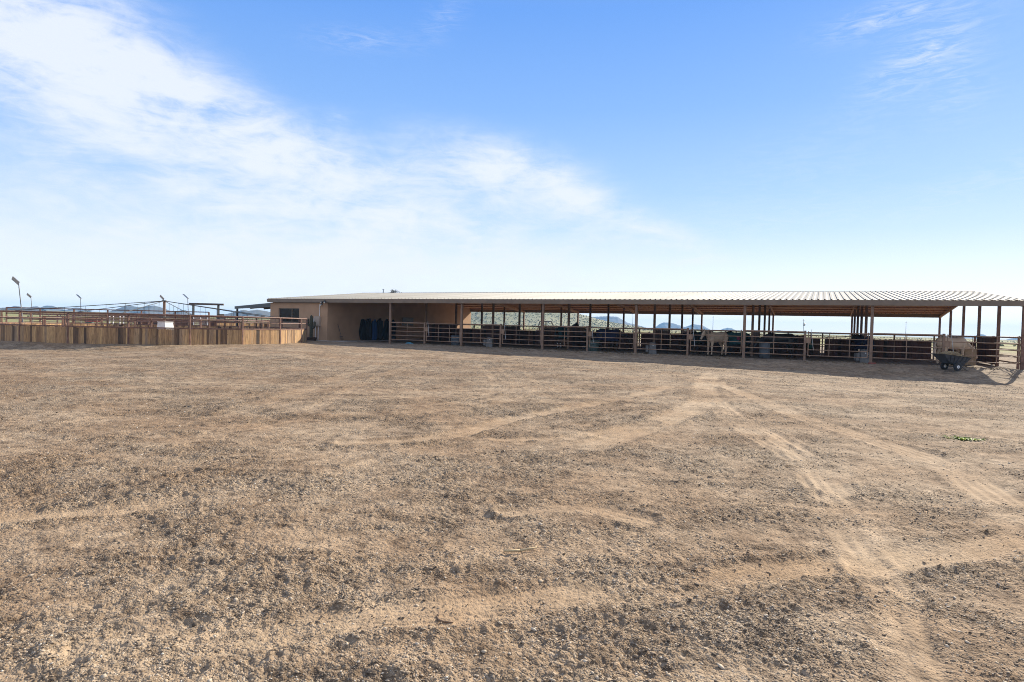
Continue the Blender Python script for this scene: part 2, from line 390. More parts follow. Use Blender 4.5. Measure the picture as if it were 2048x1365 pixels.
n_strk = noise(nt, ov, 1.6, 8, .7)
gw = mth(nt, 'MULTIPLY', mth(nt, 'SUBTRACT', 1.0, A_far), mth(nt, 'SUBTRACT', 1.0, mth(nt, 'MULTIPLY', A_track, .55)), clamp=True)
c = mixc(nt, gw, c, mixc(nt, 1.0, c, ramp(nt, n_grit, [(.36, (.45,.42,.40)), (.48, (.92,.91,.90)), (.60, (1.18,1.17,1.15))]), 'MULTIPLY'))
c = mixc(nt, gw, c, mixc(nt, 1.0, c, ramp(nt, n_strk, [(.38, (.80,.77,.75)), (.52, (1,1,1)), (.66, (1.08,1.07,1.06))]), 'MULTIPLY'))
lk(nt, c, bs.inputs['Base Color']); bs.inputs['Roughness'].default_value = .95; bs.inputs['Specular IOR Level'].default_value = .2
hb = mth(nt, 'ADD', mth(nt, 'MULTIPLY', vor.outputs['Distance'], -.9), mth(nt, 'ADD', mth(nt, 'MULTIPLY', vor2.outputs['Distance'], -.45), mth(nt, 'MULTIPLY', n_fine, .8)))
bmp = nd(nt, 'ShaderNodeBump'); bmp.inputs['Distance'].default_value = .026
lk(nt, mth(nt, 'ADD', mth(nt, 'MULTIPLY', gfac, .75), .25), bmp.inputs['Strength']); lk(nt, hb, bmp.inputs['Height']); lk(nt, bmp.outputs[0], bs.inputs['Normal'])
me = raw_mesh('ground', co, quads, gm_)
zz = lambda a: np.append(a.reshape(-1), 0)
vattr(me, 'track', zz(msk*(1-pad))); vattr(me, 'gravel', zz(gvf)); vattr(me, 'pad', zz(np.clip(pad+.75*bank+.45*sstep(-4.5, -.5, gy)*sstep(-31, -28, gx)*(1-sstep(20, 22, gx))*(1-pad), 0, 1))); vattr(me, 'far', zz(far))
# close the fan under the camera with triangles
ground = bpy.data.objects.new('ground', me); COL.objects.link(ground); tag(ground, kind='structure')
me.polygons.foreach_set('use_smooth', [True]*len(me.polygons))
del gx, gy, gz, co, quads, msk, dd, trd, edg, gvf

# ---- loose stones on the yard: countless, one object
def ico():
    bm = bmesh.new(); bmesh.ops.create_icosphere(bm, subdivisions=1, radius=1)
    v = np.array([x.co[:] for x in bm.verts]); f = np.array([[w.index for w in p.verts] for p in bm.faces]); bm.free(); return v, f
IV, IF = ico()
def blobs(px, py, pz, size, flat, jit, seed):
    n = len(px); r = np.random.default_rng(seed)
    sc_ = size[:, None]*np.stack([r.uniform(.7, 1.35, n), r.uniform(.6, 1.0, n), flat*r.uniform(.7, 1.25, n)], 1)
    V = IV[None]*(1+r.uniform(-jit, jit, (n, len(IV), 1)))*sc_[:, None, :]
    a = r.uniform(0, 2*PI, n); ca, sa = np.cos(a)[:, None], np.sin(a)[:, None]
    tl = r.normal(0, .3, (n, 1)); 
    x = V[:, :, 0]; y = V[:, :, 1]; z = V[:, :, 2]
    x, z = x*np.cos(tl)-z*np.sin(tl), x*np.sin(tl)+z*np.cos(tl)
    X = x*ca-y*sa+px[:, None]; Y = x*sa+y*ca+py[:, None]; Z = z+pz[:, None]
    co = np.stack([X, Y, Z], -1).reshape(-1, 3)
    F = (IF[None]+np.arange(n)[:, None, None]*len(IV)).reshape(-1, 3)
    return co, F, np.repeat(r.random(n), len(IV))
NS = 640000
r_ = np.where(RNG.random(NS) < .45, 2.0*np.exp(RNG.random(NS)*math.log(14/2.0)), np.sqrt(RNG.uniform(7**2, 30**2, NS))); a_ = RNG.uniform(-math.radians(50), math.radians(50), NS)+baz
sx_ = cam2[0]+r_*np.cos(a_); sy_ = cam2[1]+r_*np.sin(a_)
mk, d_, t_, e_ = track_field(sx_, sy_); gv = gravel_field(sx_, sy_)
clump = fbm(sx_*2.4, sy_*2.4, 57, 3)
keep = RNG.random(NS) < (.12+.80*gv*(.3+1.3*sstep(.42, .66, clump)))*(1-.80*mk)
keep &= sy_ < -6
sx_, sy_, r_, mk, d_, t_, e_, gv = [q[keep] for q in (sx_, sy_, r_, mk, d_, t_, e_, gv)]
size = np.clip(RNG.lognormal(math.log(.0042), .50, len(sx_)), .0026, .015)*(1+np.clip(r_-6, 0, 30)*.032)
size = np.where(RNG.random(len(sx_)) < .0016, RNG.uniform(.014, .022, len(sx_)), size)
zg = G(sx_, sy_)+relief(sx_, sy_, r_, mk, gv, d_, t_, e_)
co, F, tint = blobs(sx_, sy_, zg+size*.06, size, .40, .36, 3)
m, nt, bs = new_mat('yard_stone')
a = nd(nt, 'ShaderNodeAttribute', attribute_name='tint').outputs['Fac']
lk(nt, ramp(nt, a, [(0, (.075,.06,.047)), (.22, (.165,.125,.09)), (.5, (.27,.203,.142)), (.8, (.355,.28,.20)), (.95, (.44,.37,.29)), (1, (.55,.50,.43))]), bs.inputs['Base Color'])
bs.inputs['Roughness'].default_value = .9; bs.inputs['Specular IOR Level'].default_value = .25
me = raw_mesh('loose_stones', co, F, m); vattr(me, 'tint', tint)
o = bpy.data.objects.new('gravel', me); COL.objects.link(o); tag(o, 'loose grey and tan stones scattered over the sandy yard', 'gravel', kind='stuff')
# ---- dung lumps and trodden straw along the stall fronts
n = 2600; ux = RNG.uniform(-18.4, 18.4, n); vy = RNG.normal(-.25, .5, n)
sz = RNG.uniform(.012, .045, n); cl = fbm(ux*.8, vy*.8, 88, 3); k = cl > .45; ux, vy, sz = ux[k], vy[k], sz[k]
bk = np.exp(-((vy+.25)/.42)**2)*(.35+.9*fbm(ux*1.1, vy*1.4, 51, 3))
co, F, tint = blobs(ux, vy, G(ux, vy)+.085*bk+sz*.3, sz, .6, .3, 5)
me = raw_mesh('dung_litter', co, F, MT['manure']); o = bpy.data.objects.new('dung_litter', me); COL.objects.link(o)
tag(o, 'brown dung lumps littering the dirt edge along the stall fronts', 'dung litter', kind='stuff')

# ================================================================== MOUNTAINS
def rock_mat(name, a, b, scrub, sscale):
    m, nt, bs = new_mat(name)
    tc = nd(nt, 'ShaderNodeTexCoord'); ov = tc.outputs['Object']
    f = noise(nt, ov, .02, 6, .65); c = ramp(nt, f, [(.35, a), (.65, b)])
    v = nd(nt, 'ShaderNodeTexVoronoi'); v.inputs['Scale'].default_value = sscale; lk(nt, ov, v.inputs['Vector'])
    c = mixc(nt, ramp(nt, v.outputs['Distance'], [(.22, (1,)*3), (.42, (0,)*3)]), c, scrub)
    lk(nt, c, bs.inputs['Base Color']); bs.inputs['Roughness'].default_value = .95
    add_bump(nt, bs, f, 1.0, 4)
    return m
MT['hill_near'] = rock_mat('scrubby_hill', (.19,.19,.095), (.25,.23,.125), (.12,.13,.07), .30)
MT['hill_far'] = rock_mat('far_hill', (.09,.085,.07), (.14,.125,.10), (.05,.055,.04), .05)
def mountain(name, pts, s, mat, label, rocky=.06, depth=2.2, seed=1):
    """pts: crest profile on site axes; s scales distance about the viewpoint's ground so that the relief stands at its real range"""
    P = [CAM+(Vector(p)-CAM)*s for p in pts]
    n = 90; t = np.linspace(0, 1, n); L = np.linspace(0, 1, len(P))
    lens = np.cumsum([0]+[(P[i+1]-P[i]).length for i in range(len(P)-1)]); lens /= lens[-1]
    X = np.interp(t, lens, [p.x for p in P]); Y = np.interp(t, lens, [p.y for p in P]); Z = np.interp(t, lens, [p.z for p in P])
    zb = min(P[0].z, P[-1].z)-6
    H = Z-zb; hm = H.max()
    fx, fy = (P[-1]-P[0]).xy.normalized(); nx, ny = -fy, fx
    rows = np.linspace(-1, 1, 25); co = []
    for q in rows:
        prof = (1-abs(q))**1.15
        w = depth*hm
        rr = fbm(X*.03+seed*9, Y*.03+q*3, seed, 4)-.5
        z = zb+H*prof*(1+rocky*3*rr*(abs(q) > .01)*prof)+rocky*hm*.35*(vnoise(t*60+seed, t*0+q*4, seed)-.5)
        off = q*w*(1+.5*(vnoise(t*9+seed, t*0+q*2, seed+3)-.5))
        co.append(np.stack([X+nx*off, Y+ny*off, z], -1))
    co = np.array(co); R_, N_ = len(rows), n
    i, j = np.meshgrid(np.arange(R_-1), np.arange(N_-1), indexing='ij')
    F = np.stack([i*N_+j, i*N_+j+1, (i+1)*N_+j+1, (i+1)*N_+j], -1).reshape(-1, 4)
    me = raw_mesh(name, co.reshape(-1, 3), F, mat); me.polygons.foreach_set('use_smooth', [True]*len(me.polygons))
    o = bpy.data.objects.new(name, me); COL.objects.link(o); tag(o, label, None, kind='structure'); return co
HN = mountain('scrub_hill', [[-397.3,452.9,4.5],[-370.4,466.6,10.3],[-343.5,480.3,16.1],[-316.5,494.0,19.8],[-289.4,507.6,21.6],[-262.3,521.3,22.3],[-239.7,532.6,21.4],[-226.1,539.4,19.7],[-212.5,546.2,16.6],[-205.6,549.6,14.7],[-198.8,553.0,12.9],[-189.6,557.5,10.1],[-176.0,564.3,7.4],[-162.4,571.1,5.3],[-148.8,577.9,3.1],[-130.6,586.9,1.1]], 1, MT['hill_near'], 'tan hill dotted with scrub behind the stalls', .05, 6, 2)
S2 = .5
FARM = [
 ('low_ridge', [[-888.6,295.5,4.0],[-858.1,311,7.7],[-827.5,326.3,8.5],[-814.8,332.8,9.1],[-796.9,341.7,8.2],[-781.5,349.4,6.9]], 1, 'low green ridge at the left edge'),
 ('far_hill', [[-3081.6,1320.8,21.6],[-3062.9,1330.4,30.6],[-3044.2,1340,37.4],[-3025.1,1349.5,34.8],[-3002.1,1360.8,25.8]], S2, 'small pale hill at the far left'),
 ('far_hill', [[-3005.8,1358.9,23.6],[-2987.2,1368.5,32.6],[-2975.9,1374.3,36.1],[-2958.9,1382.8,37.6],[-2939.6,1392.3,27.5]], S2, 'small flat hill second from the left'),
 ('far_hill', [[-3413,1602.2,28.5],[-3387.3,1615.5,45.1],[-3372.1,1623.2,48],[-3350.2,1634.2,47.4],[-3334.7,1641.9,41.6],[-3299.3,1659.3,29.1]], S2, 'craggy blue hill left of the lamp'),
 ('far_hill', [[-3290.5,1663.7,26.9],[-3266.8,1675.9,37.3],[-3251.6,1683.6,41.4],[-3229.7,1694.6,40.8],[-3189.9,1714.2,27.2]], S2, 'low blue hill behind the lamp'),
 ('far_hill', [[-2693,1516,19.3],[-2668.7,1528.5,29.5],[-2646.3,1540,39.6],[-2623.9,1551.6,48.7],[-2612.6,1557.3,50.5],[-2599.2,1564,48.3],[-2580.2,1573.4,44.6],[-2561.2,1583,45.5],[-2536.8,1595.4,51],[-2517.9,1605,52.8],[-2504.5,1611.6,49.8],[-2485.4,1621.1,43.9],[-2466.2,1630.5,36],[-2422.1,1652.2,20.2]], S2, 'twin-topped blue hill behind the horse walker'),
 ('far_hill', [[-2444.8,1640.8,19.6],[-2428.1,1649.5,30.6],[-2413.1,1657.2,36.3],[-2396.1,1665.7,35.7],[-2372.9,1677,21.5]], S2, 'small round hill right of the walker column'),
 ('far_hill', [[-1932.4,1450.4,13.2],[-1892.5,1470.7,21.5],[-1868.7,1482.8,29.3],[-1852.9,1490.9,34.2],[-1840.1,1497.4,37.2],[-1825.6,1504.7,34],[-1812.8,1511.1,36.2],[-1796.9,1519.2,38.4],[-1772.7,1531.3,35.4],[-1748.5,1543.3,28.9],[-1707.9,1563.3,13.8]], S2, 'grey-blue hill seen under the dark lean-to'),
 ('mesa', [[-1700.2,4142.6,27.3],[-1602.9,4192.4,63],[-1537.9,4225.6,81.2],[-1472.4,4258.6,84.8],[-1390.6,4299.9,90.7],[-1325,4332.9,88.8],[-1291.5,4349.1,67.6],[-1254.8,4367,46.6],[-1175.4,4406.4,26.7],[-1092.7,4447.3,3.2]], S2, 'long blue mesa'),
 ('mesa', [[-1373.6,5425.5,-1.8],[-1310.4,5458.1,26.8],[-1279.2,5474.5,54.5],[-1251.6,5488.8,67.4],[-1207.5,5510.9,68.5],[-1159.1,5535,57.7],[-1098.3,5565,36.9],[-1045.8,5591.1,24.9],[-1005.1,5611,8]], S2, 'blue flat-topped butte'),
 ('mesa', [[-1074.7,5240.1,4.3],[-1026.2,5265.1,26.8],[-981.3,5288.2,45],[-962.7,5297.8,56.1],[-924.6,5316.8,50.8],[-886.6,5335.8,47.5],[-859.6,5349,31.3],[-809.4,5373.4,2.9]], S2, 'blue rounded butte'),
 ('mesa', [[-812.5,5707.7,-.3],[-773.1,5728.1,23.2],[-737.4,5746.3,33.1],[-701.2,5764.4,29.6],[-652.3,5788.3,4]], S2, 'low blue butte behind the tan horse'),
 ('mesa', [[-371.3,5929.3,-6.4],[-348,5941.6,16.6],[-328.2,5951.8,23.9],[-283.9,5973.8,16.1],[-251.1,5989.7,-7.7]], S2, 'tiny blue butte behind the black horse'),
 ('mesa', [[843.1,5419.8,-22],[875.5,5436.4,-10.1],[911.1,5454.7,5.5],[930.5,5464.7,13.4],[963.5,5481.1,6.9],[996.6,5497.5,-1.4],[1022.4,5510.8,10.3],[1045,5522.5,23.8],[1064.6,5532.4,26.1],[1087.7,5543.9,21.2],[1108,5553.6,-.2],[1141.5,5569.8,-21.4]], S2, 'blue butte behind the cream horse'),
 ('mesa', [[1203.9,5601.1,-23.4],[1245.9,5622.8,-3.9],[1291.4,5646,8.4],[1343.6,5672.5,17.1],[1432.3,5716.9,12.1],[1515.1,5757.9,-11.4]], S2, 'low blue butte at the right edge'),
]
for k, (nm, pts, s, lab) in enumerate(FARM):
    mountain(nm, pts, s, MT['hill_far'], lab, .05, 2.5, k+5)

# desert scrub: countless bushes on plain and hill, one object
def scatter_scrub():
    bx, by, bz, bsz = [], [], [], []
    n = 6500
    rr = np.sqrt(RNG.uniform(150**2, 620**2, n)); aa = RNG.uniform(-math.radians(50), math.radians(50), n)+baz
    x = cam2[0]+rr*np.cos(aa); y = cam2[1]+rr*np.sin(aa)
    k = fbm(x*.012, y*.012, 19, 3) > .42
    x, y = x[k], y[k]; bx.append(x); by.append(y); bz.append(G(x, y)); bsz.append(RNG.uniform(.10, .38, len(x)))
    R_, N_, _ = HN.shape
    i = RNG.integers(0, R_//2, 5200); j = RNG.integers(0, N_-1, 5200); a = RNG.random(5200)[:, None]; b = RNG.random(5200)[:, None]
    p = (HN[i, j]*(1-a)+HN[i, j+1]*a)*(1-b)+(HN[i+1, j]*(1-a)+HN[i+1, j+1]*a)*b
    bx.append(p[:, 0]); by.append(p[:, 1]); bz.append(p[:, 2]); bsz.append(RNG.uniform(.25, .6, 5200))
    x, y, z, s = map(np.concatenate, (bx, by, bz, bsz))
    co, F, tint = blobs(x, y, z+s*.35, s, .8, .35, 9)
    m, nt, bs = new_mat('desert_scrub_leaf')
    a = nd(nt, 'ShaderNodeAttribute', attribute_name='tint').outputs['Fac']
    lk(nt, ramp(nt, a, [(0, (.05,.055,.03)), (.5, (.10,.11,.055)), (1, (.20,.19,.10))]), bs.inputs['Base Color']); bs.inputs['Roughness'].default_value = .95
    me = raw_mesh('desert_scrub', co, F, m); vattr(me, 'tint', tint)
    o = bpy.data.objects.new('desert_scrub', me); COL.objects.link(o); tag(o, 'olive desert scrub dotting the plain and the hill beyond the barn', 'scrub', kind='stuff')
scatter_scrub()

# ================================================================== BARN
barn = thing('horse_barn', 'long open horse barn with pale ribbed metal roof, brown posts and tan stucco tack room', 'barn', (0,0,0))
U0, U1 = -31.05, 18.62; VR = 2.5*D; ZE, ZR = 3.29, 4.43; VF, VB = -.16, 5*D+.16
def roof_sheet():
    mb = MB(); n = int(round((U1-U0)/(B/20))); w = (U1-U0)/n
    prof = []
    for k in range(n):
        x = U0+k*w
        prof += [(x, .0), (x+.10, 0), (x+.12, .042), (x+.17, .042), (x+.19, 0)]
        for q in (.235, .27): prof += [(x+q-.012, 0), (x+q, .008), (x+q+.012, 0)]
    prof.append((U1, 0))
    for (va, za, vb, zb) in ((VF-.06, ZE+.012, VR, ZR), (VB+.06, ZE+.012, VR, ZR)):
        vs = []
        for (x, h) in prof: vs += [(x, va, za+h), (x, vb, zb+h)]
        mb.add(vs, [(2*i, 2*i+2, 2*i+3, 2*i+1) for i in range(len(prof)-1)])
    return mb
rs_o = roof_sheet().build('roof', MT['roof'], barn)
_bm = bmesh.new(); _bm.from_mesh(rs_o.data)
for _f in _bm.faces:
    if _f.normal.z < 0: _f.normal_flip()
_bm.to_mesh(rs_o.data); _bm.free()
mb = MB(); mb.add([(U0-.02, VR-.16, ZR+.035), (U0-.02, VR, ZR+.062), (U0-.02, VR+.16, ZR+.035), (U1+.02, VR-.16, ZR+.035), (U1+.02, VR, ZR+.062), (U1+.02, VR+.16, ZR+.035)], [(0,3,4,1), (1,4,5,2)])
mb.build('ridge_cap', MT['roof'], rs_o)
for (v0, v1, nm) in ((VF-.06, VF, 'fascia'), (VB, VB+.06, 'fascia')):
    MB().box((U0, v0, 3.02), (U1, v1, ZE+(.055 if v0 > 5 else .004))).build(nm, MT['trim'], barn)
for u in (U0-.05, U1):
    for s in (0, 1):
        v, z = (VF-.06, ZE-.10) if s == 0 else (VB+.06, ZE-.10)
        MB().add([(u, v, z-.10), (u+.05, v, z-.10), (u+.05, v, z+.115), (u, v, z+.115), (u, VR, z-.10+ZR-ZE), (u+.05, VR, z-.10+ZR-ZE), (u+.05, VR, z+.115+ZR-ZE), (u, VR, z+.115+ZR-ZE)],
                 [(0,3,2,1),(4,5,6,7),(0,1,5,4),(1,2,6,5),(2,3,7,6),(3,0,4,7)]).build('rake_trim', MT['trim'], barn)
def roofz(v): return ZE+(ZR-ZE)*(1-abs(v-VR)/(VR-VF))
for k in range(1, 16):                                           # purlins run along the barn under the sheet
    v = VF+(VB-VF)*k/16
    z = roofz(v)-.012
    p = MB(); x0 = -24.5 if 0 < v < 22.9 else -24.5
    p.box((x0, v-.03, z-.10), (U1-.02, v+.03, z-.004)); p.build('purlin', MT['purlin'], barn)
for i in range(-3, 4):                                           # paired sloping rafters on each post row
    for du in ((-.13, .13) if i < 3 else (-.02,)):
        for (va, vb) in ((.08, VR-.02), (VR+.02, 5*D-.08)):
            MB().bar((i*B+du, va, roofz(va)-.235), (i*B+du, vb, roofz(vb)-.235), .05, .15).build('rafter', MT['rafter'], barn)
pm = MB().box((-.075, -.075, -.25), (.075, .075, 1)).mesh('post', MT['post'])
for i in range(-3, 4):
    for j in range(6):
        top = 3.04 if j in (0, 5) else roofz(j*D)-.31
        me_ = MB().box((-.07, -.07, -.25), (.07, .07, top)).mesh('post', MT['rustpipe'] if i == 3 else MT['post'])
        o = bpy.data.objects.new('post', me_); COL.objects.link(o); o.parent = barn; o.location = (i*B, j*D, 0)
# tack room: stucco shell
UW, US = -30.92, -24.65
WX0, WX1, WZ0, WZ1 = -29.97, -27.68, 1.38, 2.56
w = MB()                                                        # front wall round the window opening
for a, b in (((UW,0,-.2),(WX0,.22,3.0)), ((WX1,0,-.2),(US,.22,3.0)), ((WX0,0,WZ1),(WX1,.22,3.0)), ((WX0,0,-.2),(WX1,.22,WZ0))): w.box(a, b)
w.build('wall', MT['stucco'], barn)
def sidewall(u, va, vb, t, z0=-.2):
    mb = MB(); pts = [va]+([VR] if va < VR < vb else [])+[vb]
    for a, b in zip(pts[:-1], pts[1:]):
        za, zb = roofz(a)-.03, roofz(b)-.03
        mb.add([(u,a,z0),(u-t,a,z0),(u-t,b,z0),(u,b,z0),(u,a,za),(u-t,a,za),(u-t,b,zb),(u,b,zb)], [(0,1,2,3),(4,7,6,5),(0,4,5,1),(1,5,6,2),(2,6,7,3),(3,7,4,0)])
    return mb
sidewall(US, .22, 9.5, .22).build('wall', MT['stucco'], barn)
sidewall(-25.15, 9.5, 22.75, .22).build('wall', MT['stucco'], barn)
sidewall(UW+.22, .22, 22.75, .22).build('wall', MT['stucco'], barn)
MB().box((UW, 22.75, -.2), (-25.15, 22.95, 3.0)).build('wall', MT['stucco'], barn)
MB().box((-25.37, 9.28, -.2), (US-.22, 9.5, 3.6)).build('wall', MT['stucco'], barn)
fr = MB()
for a, b in (((WX0,.06,WZ1-.07),(WX1,.14,WZ1)), ((WX0,.06,WZ0),(WX1,.14,WZ0+.07)), ((WX0,.06,WZ0+.07),(WX0+.09,.14,WZ1-.07)), ((WX1-.07,.06,WZ0+.07),(WX1,.14,WZ1-.07)), ((-28.56,.06,WZ0+.07),(-28.5,.14,WZ1-.07))): fr.box(a, b)
fr_o = fr.build('window', MT['trim'], barn)
MB().box((WX0+.09, .105, WZ0+.07), (WX1-.07, .112, WZ1-.07)).build('pane', MT['glass'], fr_o)
MB().box((-31.0, -.34, -.3), (-24.3, -.005, .045)).build('foundation_slab', MT['concrete'], barn)
MB().box((US+.004, -.02, -.3), (-22.9, 9.45, .03)).build('foundation_slab', MT['concrete'], barn)
MB().box((-25.14, 10.3, 1.35), (-25.09, 12.0, 2.1)).build('shutter', MT['darkmetal'], barn)
# lean-to on the left end
lean = thing('lean_to_roof', 'dark slate metal lean-to cover on posts at the left end of the stucco tack room', 'lean-to', (UW-.02, .3, 0))
def sl(z): return z
MB().add([(-4.6,0,2.62),(0,0,2.96),(0,9,2.96),(-4.6,9,2.62),(-4.6,0,2.66),(0,0,3.0),(0,9,3.0),(-4.6,9,2.66)], [(0,3,2,1),(4,5,6,7),(0,1,5,4),(1,2,6,5),(2,3,7,6),(3,0,4,7)]).build('roof', MT['slate'], lean)
MB().add([(-4.6,-.06,2.45),(0,-.06,2.66),(0,-.004,2.66),(-4.6,-.004,2.45),(-4.6,-.06,2.67),(0,-.06,3.01),(0,-.004,3.01),(-4.6,-.004,2.67)], [(0,3,2,1),(4,5,6,7),(0,1,5,4),(1,2,6,5),(2,3,7,6),(3,0,4,7)]).build('fascia', MT['slate'], lean)
for y in (.1, 4.4, 8.8): MB().bar((-4.45, y, -.1), (-4.45, y, 2.62), .12, .12).build('post', MT['darkmetal'], lean)
for x in (-3.1, -1.6, -.4): MB().bar((x, 8.8, -.1), (x, 8.8, 2.7), .1, .1).build('post', MT['darkmetal'], lean)
for y in (1.5, 3, 4.5, 6, 7.5): MB().add([(-4.5,y-.03,2.50),(-.02,y-.03,2.82),(-.02,y+.03,2.82),(-4.5,y+.03,2.50),(-4.5,y-.03,2.618),(-.02,y-.03,2.952),(-.02,y+.03,2.952),(-4.5,y+.03,2.618)], [(0,3,2,1),(4,5,6,7),(0,1,5,4),(1,2,6,5),(2,3,7,6),(3,0,4,7)]).build('rafter', MT['darkmetal'], lean)
# small fittings on the tack room
e = thing('electric_box', 'tan electrical cabinet with white conduit on the stucco wall beside the cactus', 'electric box', (-25.62, 0, 0))
MB().box((-.3,-.16,1.16),(.3,-.003,1.94)).build('cabinet', simple('tan_cabinet_paint', (.40,.31,.24), .5, 0, .1, 3), e)
MB().box((-.27,-.172,1.22),(.27,-.162,1.88)).build('door', simple('tan_cabinet_door', (.44,.345,.27), .5, 0, .1, 3), e)
for p, q, r in (((.2,-.05,1.945),(.2,-.05,2.8),.025), ((-.2,-.08,.02),(-.2,-.08,1.155),.03), ((.1,-.08,.02),(.1,-.08,1.155),.025)): MB().tube(p, q, r).build('conduit', MT['white_metal'], e)
MB().box((-.42,-.12,1.45),(-.303,-.02,1.75)).build('meter', MT['galv'], e)
def floodlight(loc, label, two=True):
    t = thing('floodlight', label, 'floodlight', loc, 0, 'floodlights under the eave')
    MB().box((-.07,-.05,-.02),(.07,.0,.12)).build('bracket', MT['darkmetal'], t)
    for s in ((-1, 1) if two else (0,)):
        h = MB().tube((s*.12,-.03,.02),(s*.17,-.22,-.07),.04,.075).build('head', MT['darkmetal'] if two else MT['white_metal'], t)
        MB().tube((s*.172,-.222,-.071),(s*.176,-.235,-.077),.066,.06).build('lens', MT['lamp_glass'], h)
floodlight((-24.75, -.225, 3.08), 'black twin-head floodlight at the corner of the tack room eave')
floodlight((-25.25, -.002, 2.86), 'small pale wall lamp above the conduit on the stucco', False)
# saguaro in a low pot
t = thing('saguaro_cactus', 'dark saguaro cactus with two raised arms in a low pot against the stucco wall', 'cactus', (-25.72, -.62, g(-25.72,-.62)))
def ribbed(mb, pts, rads, n=22):
    rings = []
    for p, r in zip(pts, rads):
        rings.append([(p[0]+math.cos(2*PI*k/n)*r*(1 if k % 2 else .84), p[1]+math.sin(2*PI*k/n)*r*(1 if k % 2 else .84), p[2]) for k in range(n)])
    mb.loft(rings)
mb = MB(); ribbed(mb, [(0,0,.2),(0,0,.6),(0,0,1.2),(0,0,1.7),(0,0,1.9),(0,0,1.99)], [.125,.13,.14,.135,.10,.03]); mb.build('trunk', MT['cactus'], t)
for s, zb, zt in ((-1, 1.15, 1.72), (1, .98, 1.5)):
    mb = MB(); mb.path([(s*.1,0,zb),(s*.22,0,zb+.02),(s*.33,0,zb+.12),(s*.34,0,zb+.3),(s*.34,0,zt-.06),(s*.34,0,zt)], [.07,.085,.09,.095,.09,.03], 12); mb.build('arm', MT['cactus'], t)
MB().lathe((0,0,0), [(.34,-.05),(.46,.22),(.48,.24),(.42,.25),(.40,.20)], 18).build('pot', simple('dark_clay_pot', (.06,.035,.025), .8), t)
# roof vent pipe
t = thing('vent_pipe', 'grey vent pipe with rain cap poking above the barn ridge', 'vent pipe', (-27.6, VR-.9, roofz(VR-.9)))
MB().tube((0,0,-.1),(0,0,.34),.05).build('pipe', MT['galv'], t); MB().lathe((0,0,.36), [(.09,0),(.10,.03),(.02,.10)], 12).build('cap', MT['galv'], t)

# hanging horse blankets along the side wall
def hanging(v, wid, top, bot, mat, label, seed, cat='blanket'):
    r = random.Random(seed); n = 14; m_ = 16; mb = MB(); rows = []
    for a in range(m_+1):
        q = a/m_; z = top+(bot-top)*q; wq = wid*1.2*(.62+.38*min(1, q*2.0)**.8)*(1-.14*q*q+.05*math.sin(q*9+seed*2))
        ring = []
        for k in range(n+1):
            s = k/n*2-1
            d = .06+.03*(seed % 3)+.05*math.cos(s*9+seed+q*2)+.10*(1-s*s)*(.3+.7*min(1, q*3))+.02*math.sin(s*23+seed*3)
            ring.append((d, s*wq/2+.03*math.sin(q*7+seed), z+(.05*math.sin(s*5+seed) if a == m_ else 0)-(.16+.05*math.sin(seed*2.3))*abs(s)**1.3*(1-q)-.05*math.sin(s*4+seed)*(1-q)))
        rows.append(ring)
    vs = [p for rw in rows for p in rw]+[(0.012, p[1], p[2]) for rw in rows for p in rw]; N_ = (n+1)*(m_+1); fs = []
    for a in range(m_):
        for k in range(n):
            i0 = a*(n+1)+k; fs += [(i0, i0+1, i0+n+2, i0+n+1), (N_+i0, N_+i0+n+1, N_+i0+n+2, N_+i0+1)]
    for k in range(n): fs += [(k, N_+k, N_+k+1, k+1), (m_*(n+1)+k, m_*(n+1)+k+1, N_+m_*(n+1)+k+1, N_+m_*(n+1)+k)]
    for a in range(m_): fs += [(a*(n+1), (a+1)*(n+1), N_+(a+1)*(n+1), N_+a*(n+1)), (a*(n+1)+n, N_+a*(n+1)+n, N_+(a+1)*(n+1)+n, (a+1)*(n+1)+n)]
    mb.add(vs, fs); o = mb.build('horse_blanket', mat, None, True, (US, v, 0)); tag(o, label, cat, 'horse blankets hung on the tack room wall')
hanging(4.15, .75, 1.86, .10, MT['black_cloth'], 'black horse blanket hung leftmost on the tack room side wall', 1)
hanging(4.85, .70, 1.9, .05, MT['grey_cloth'], 'charcoal horse blanket hung just left of the blue one', 2)
hanging(5.62, .62, 1.82, .0+.06, MT['blue'], 'blue horse blanket hung between dark ones on the wall', 3)
hanging(6.35, .85, 1.9, .06, MT['grey_cloth'], 'wide charcoal horse blanket hung just right of the blue one', 4)
hanging(7.35, .75, 1.85, .04, MT['black_cloth'], 'black horse blanket hung beside the first brown barn post', 5)
hanging(8.25, .8, 1.84, .05, MT['black_cloth'], 'black horse blanket hung farthest right on the tack room wall', 6)
t = thing('manure_fork', 'dark long-handled fork leaning on the stucco side wall in shade', 'fork', (US+.30, 1.25, .03))
MB().tube((0,0,.35),(-.26,-.12,1.32),.018).build('handle', MT['darkmetal'], t)
mb = MB(); mb.bar((-.02,-.15,.34),(.02,.17,.34),.02,.03)
for k in range(6): mb.tube((-.02+.008*k,-.14+.06*k,.335),(.12,-.14+.06*k,.0),.007)
mb.build('tines', MT['darkmetal'], t)

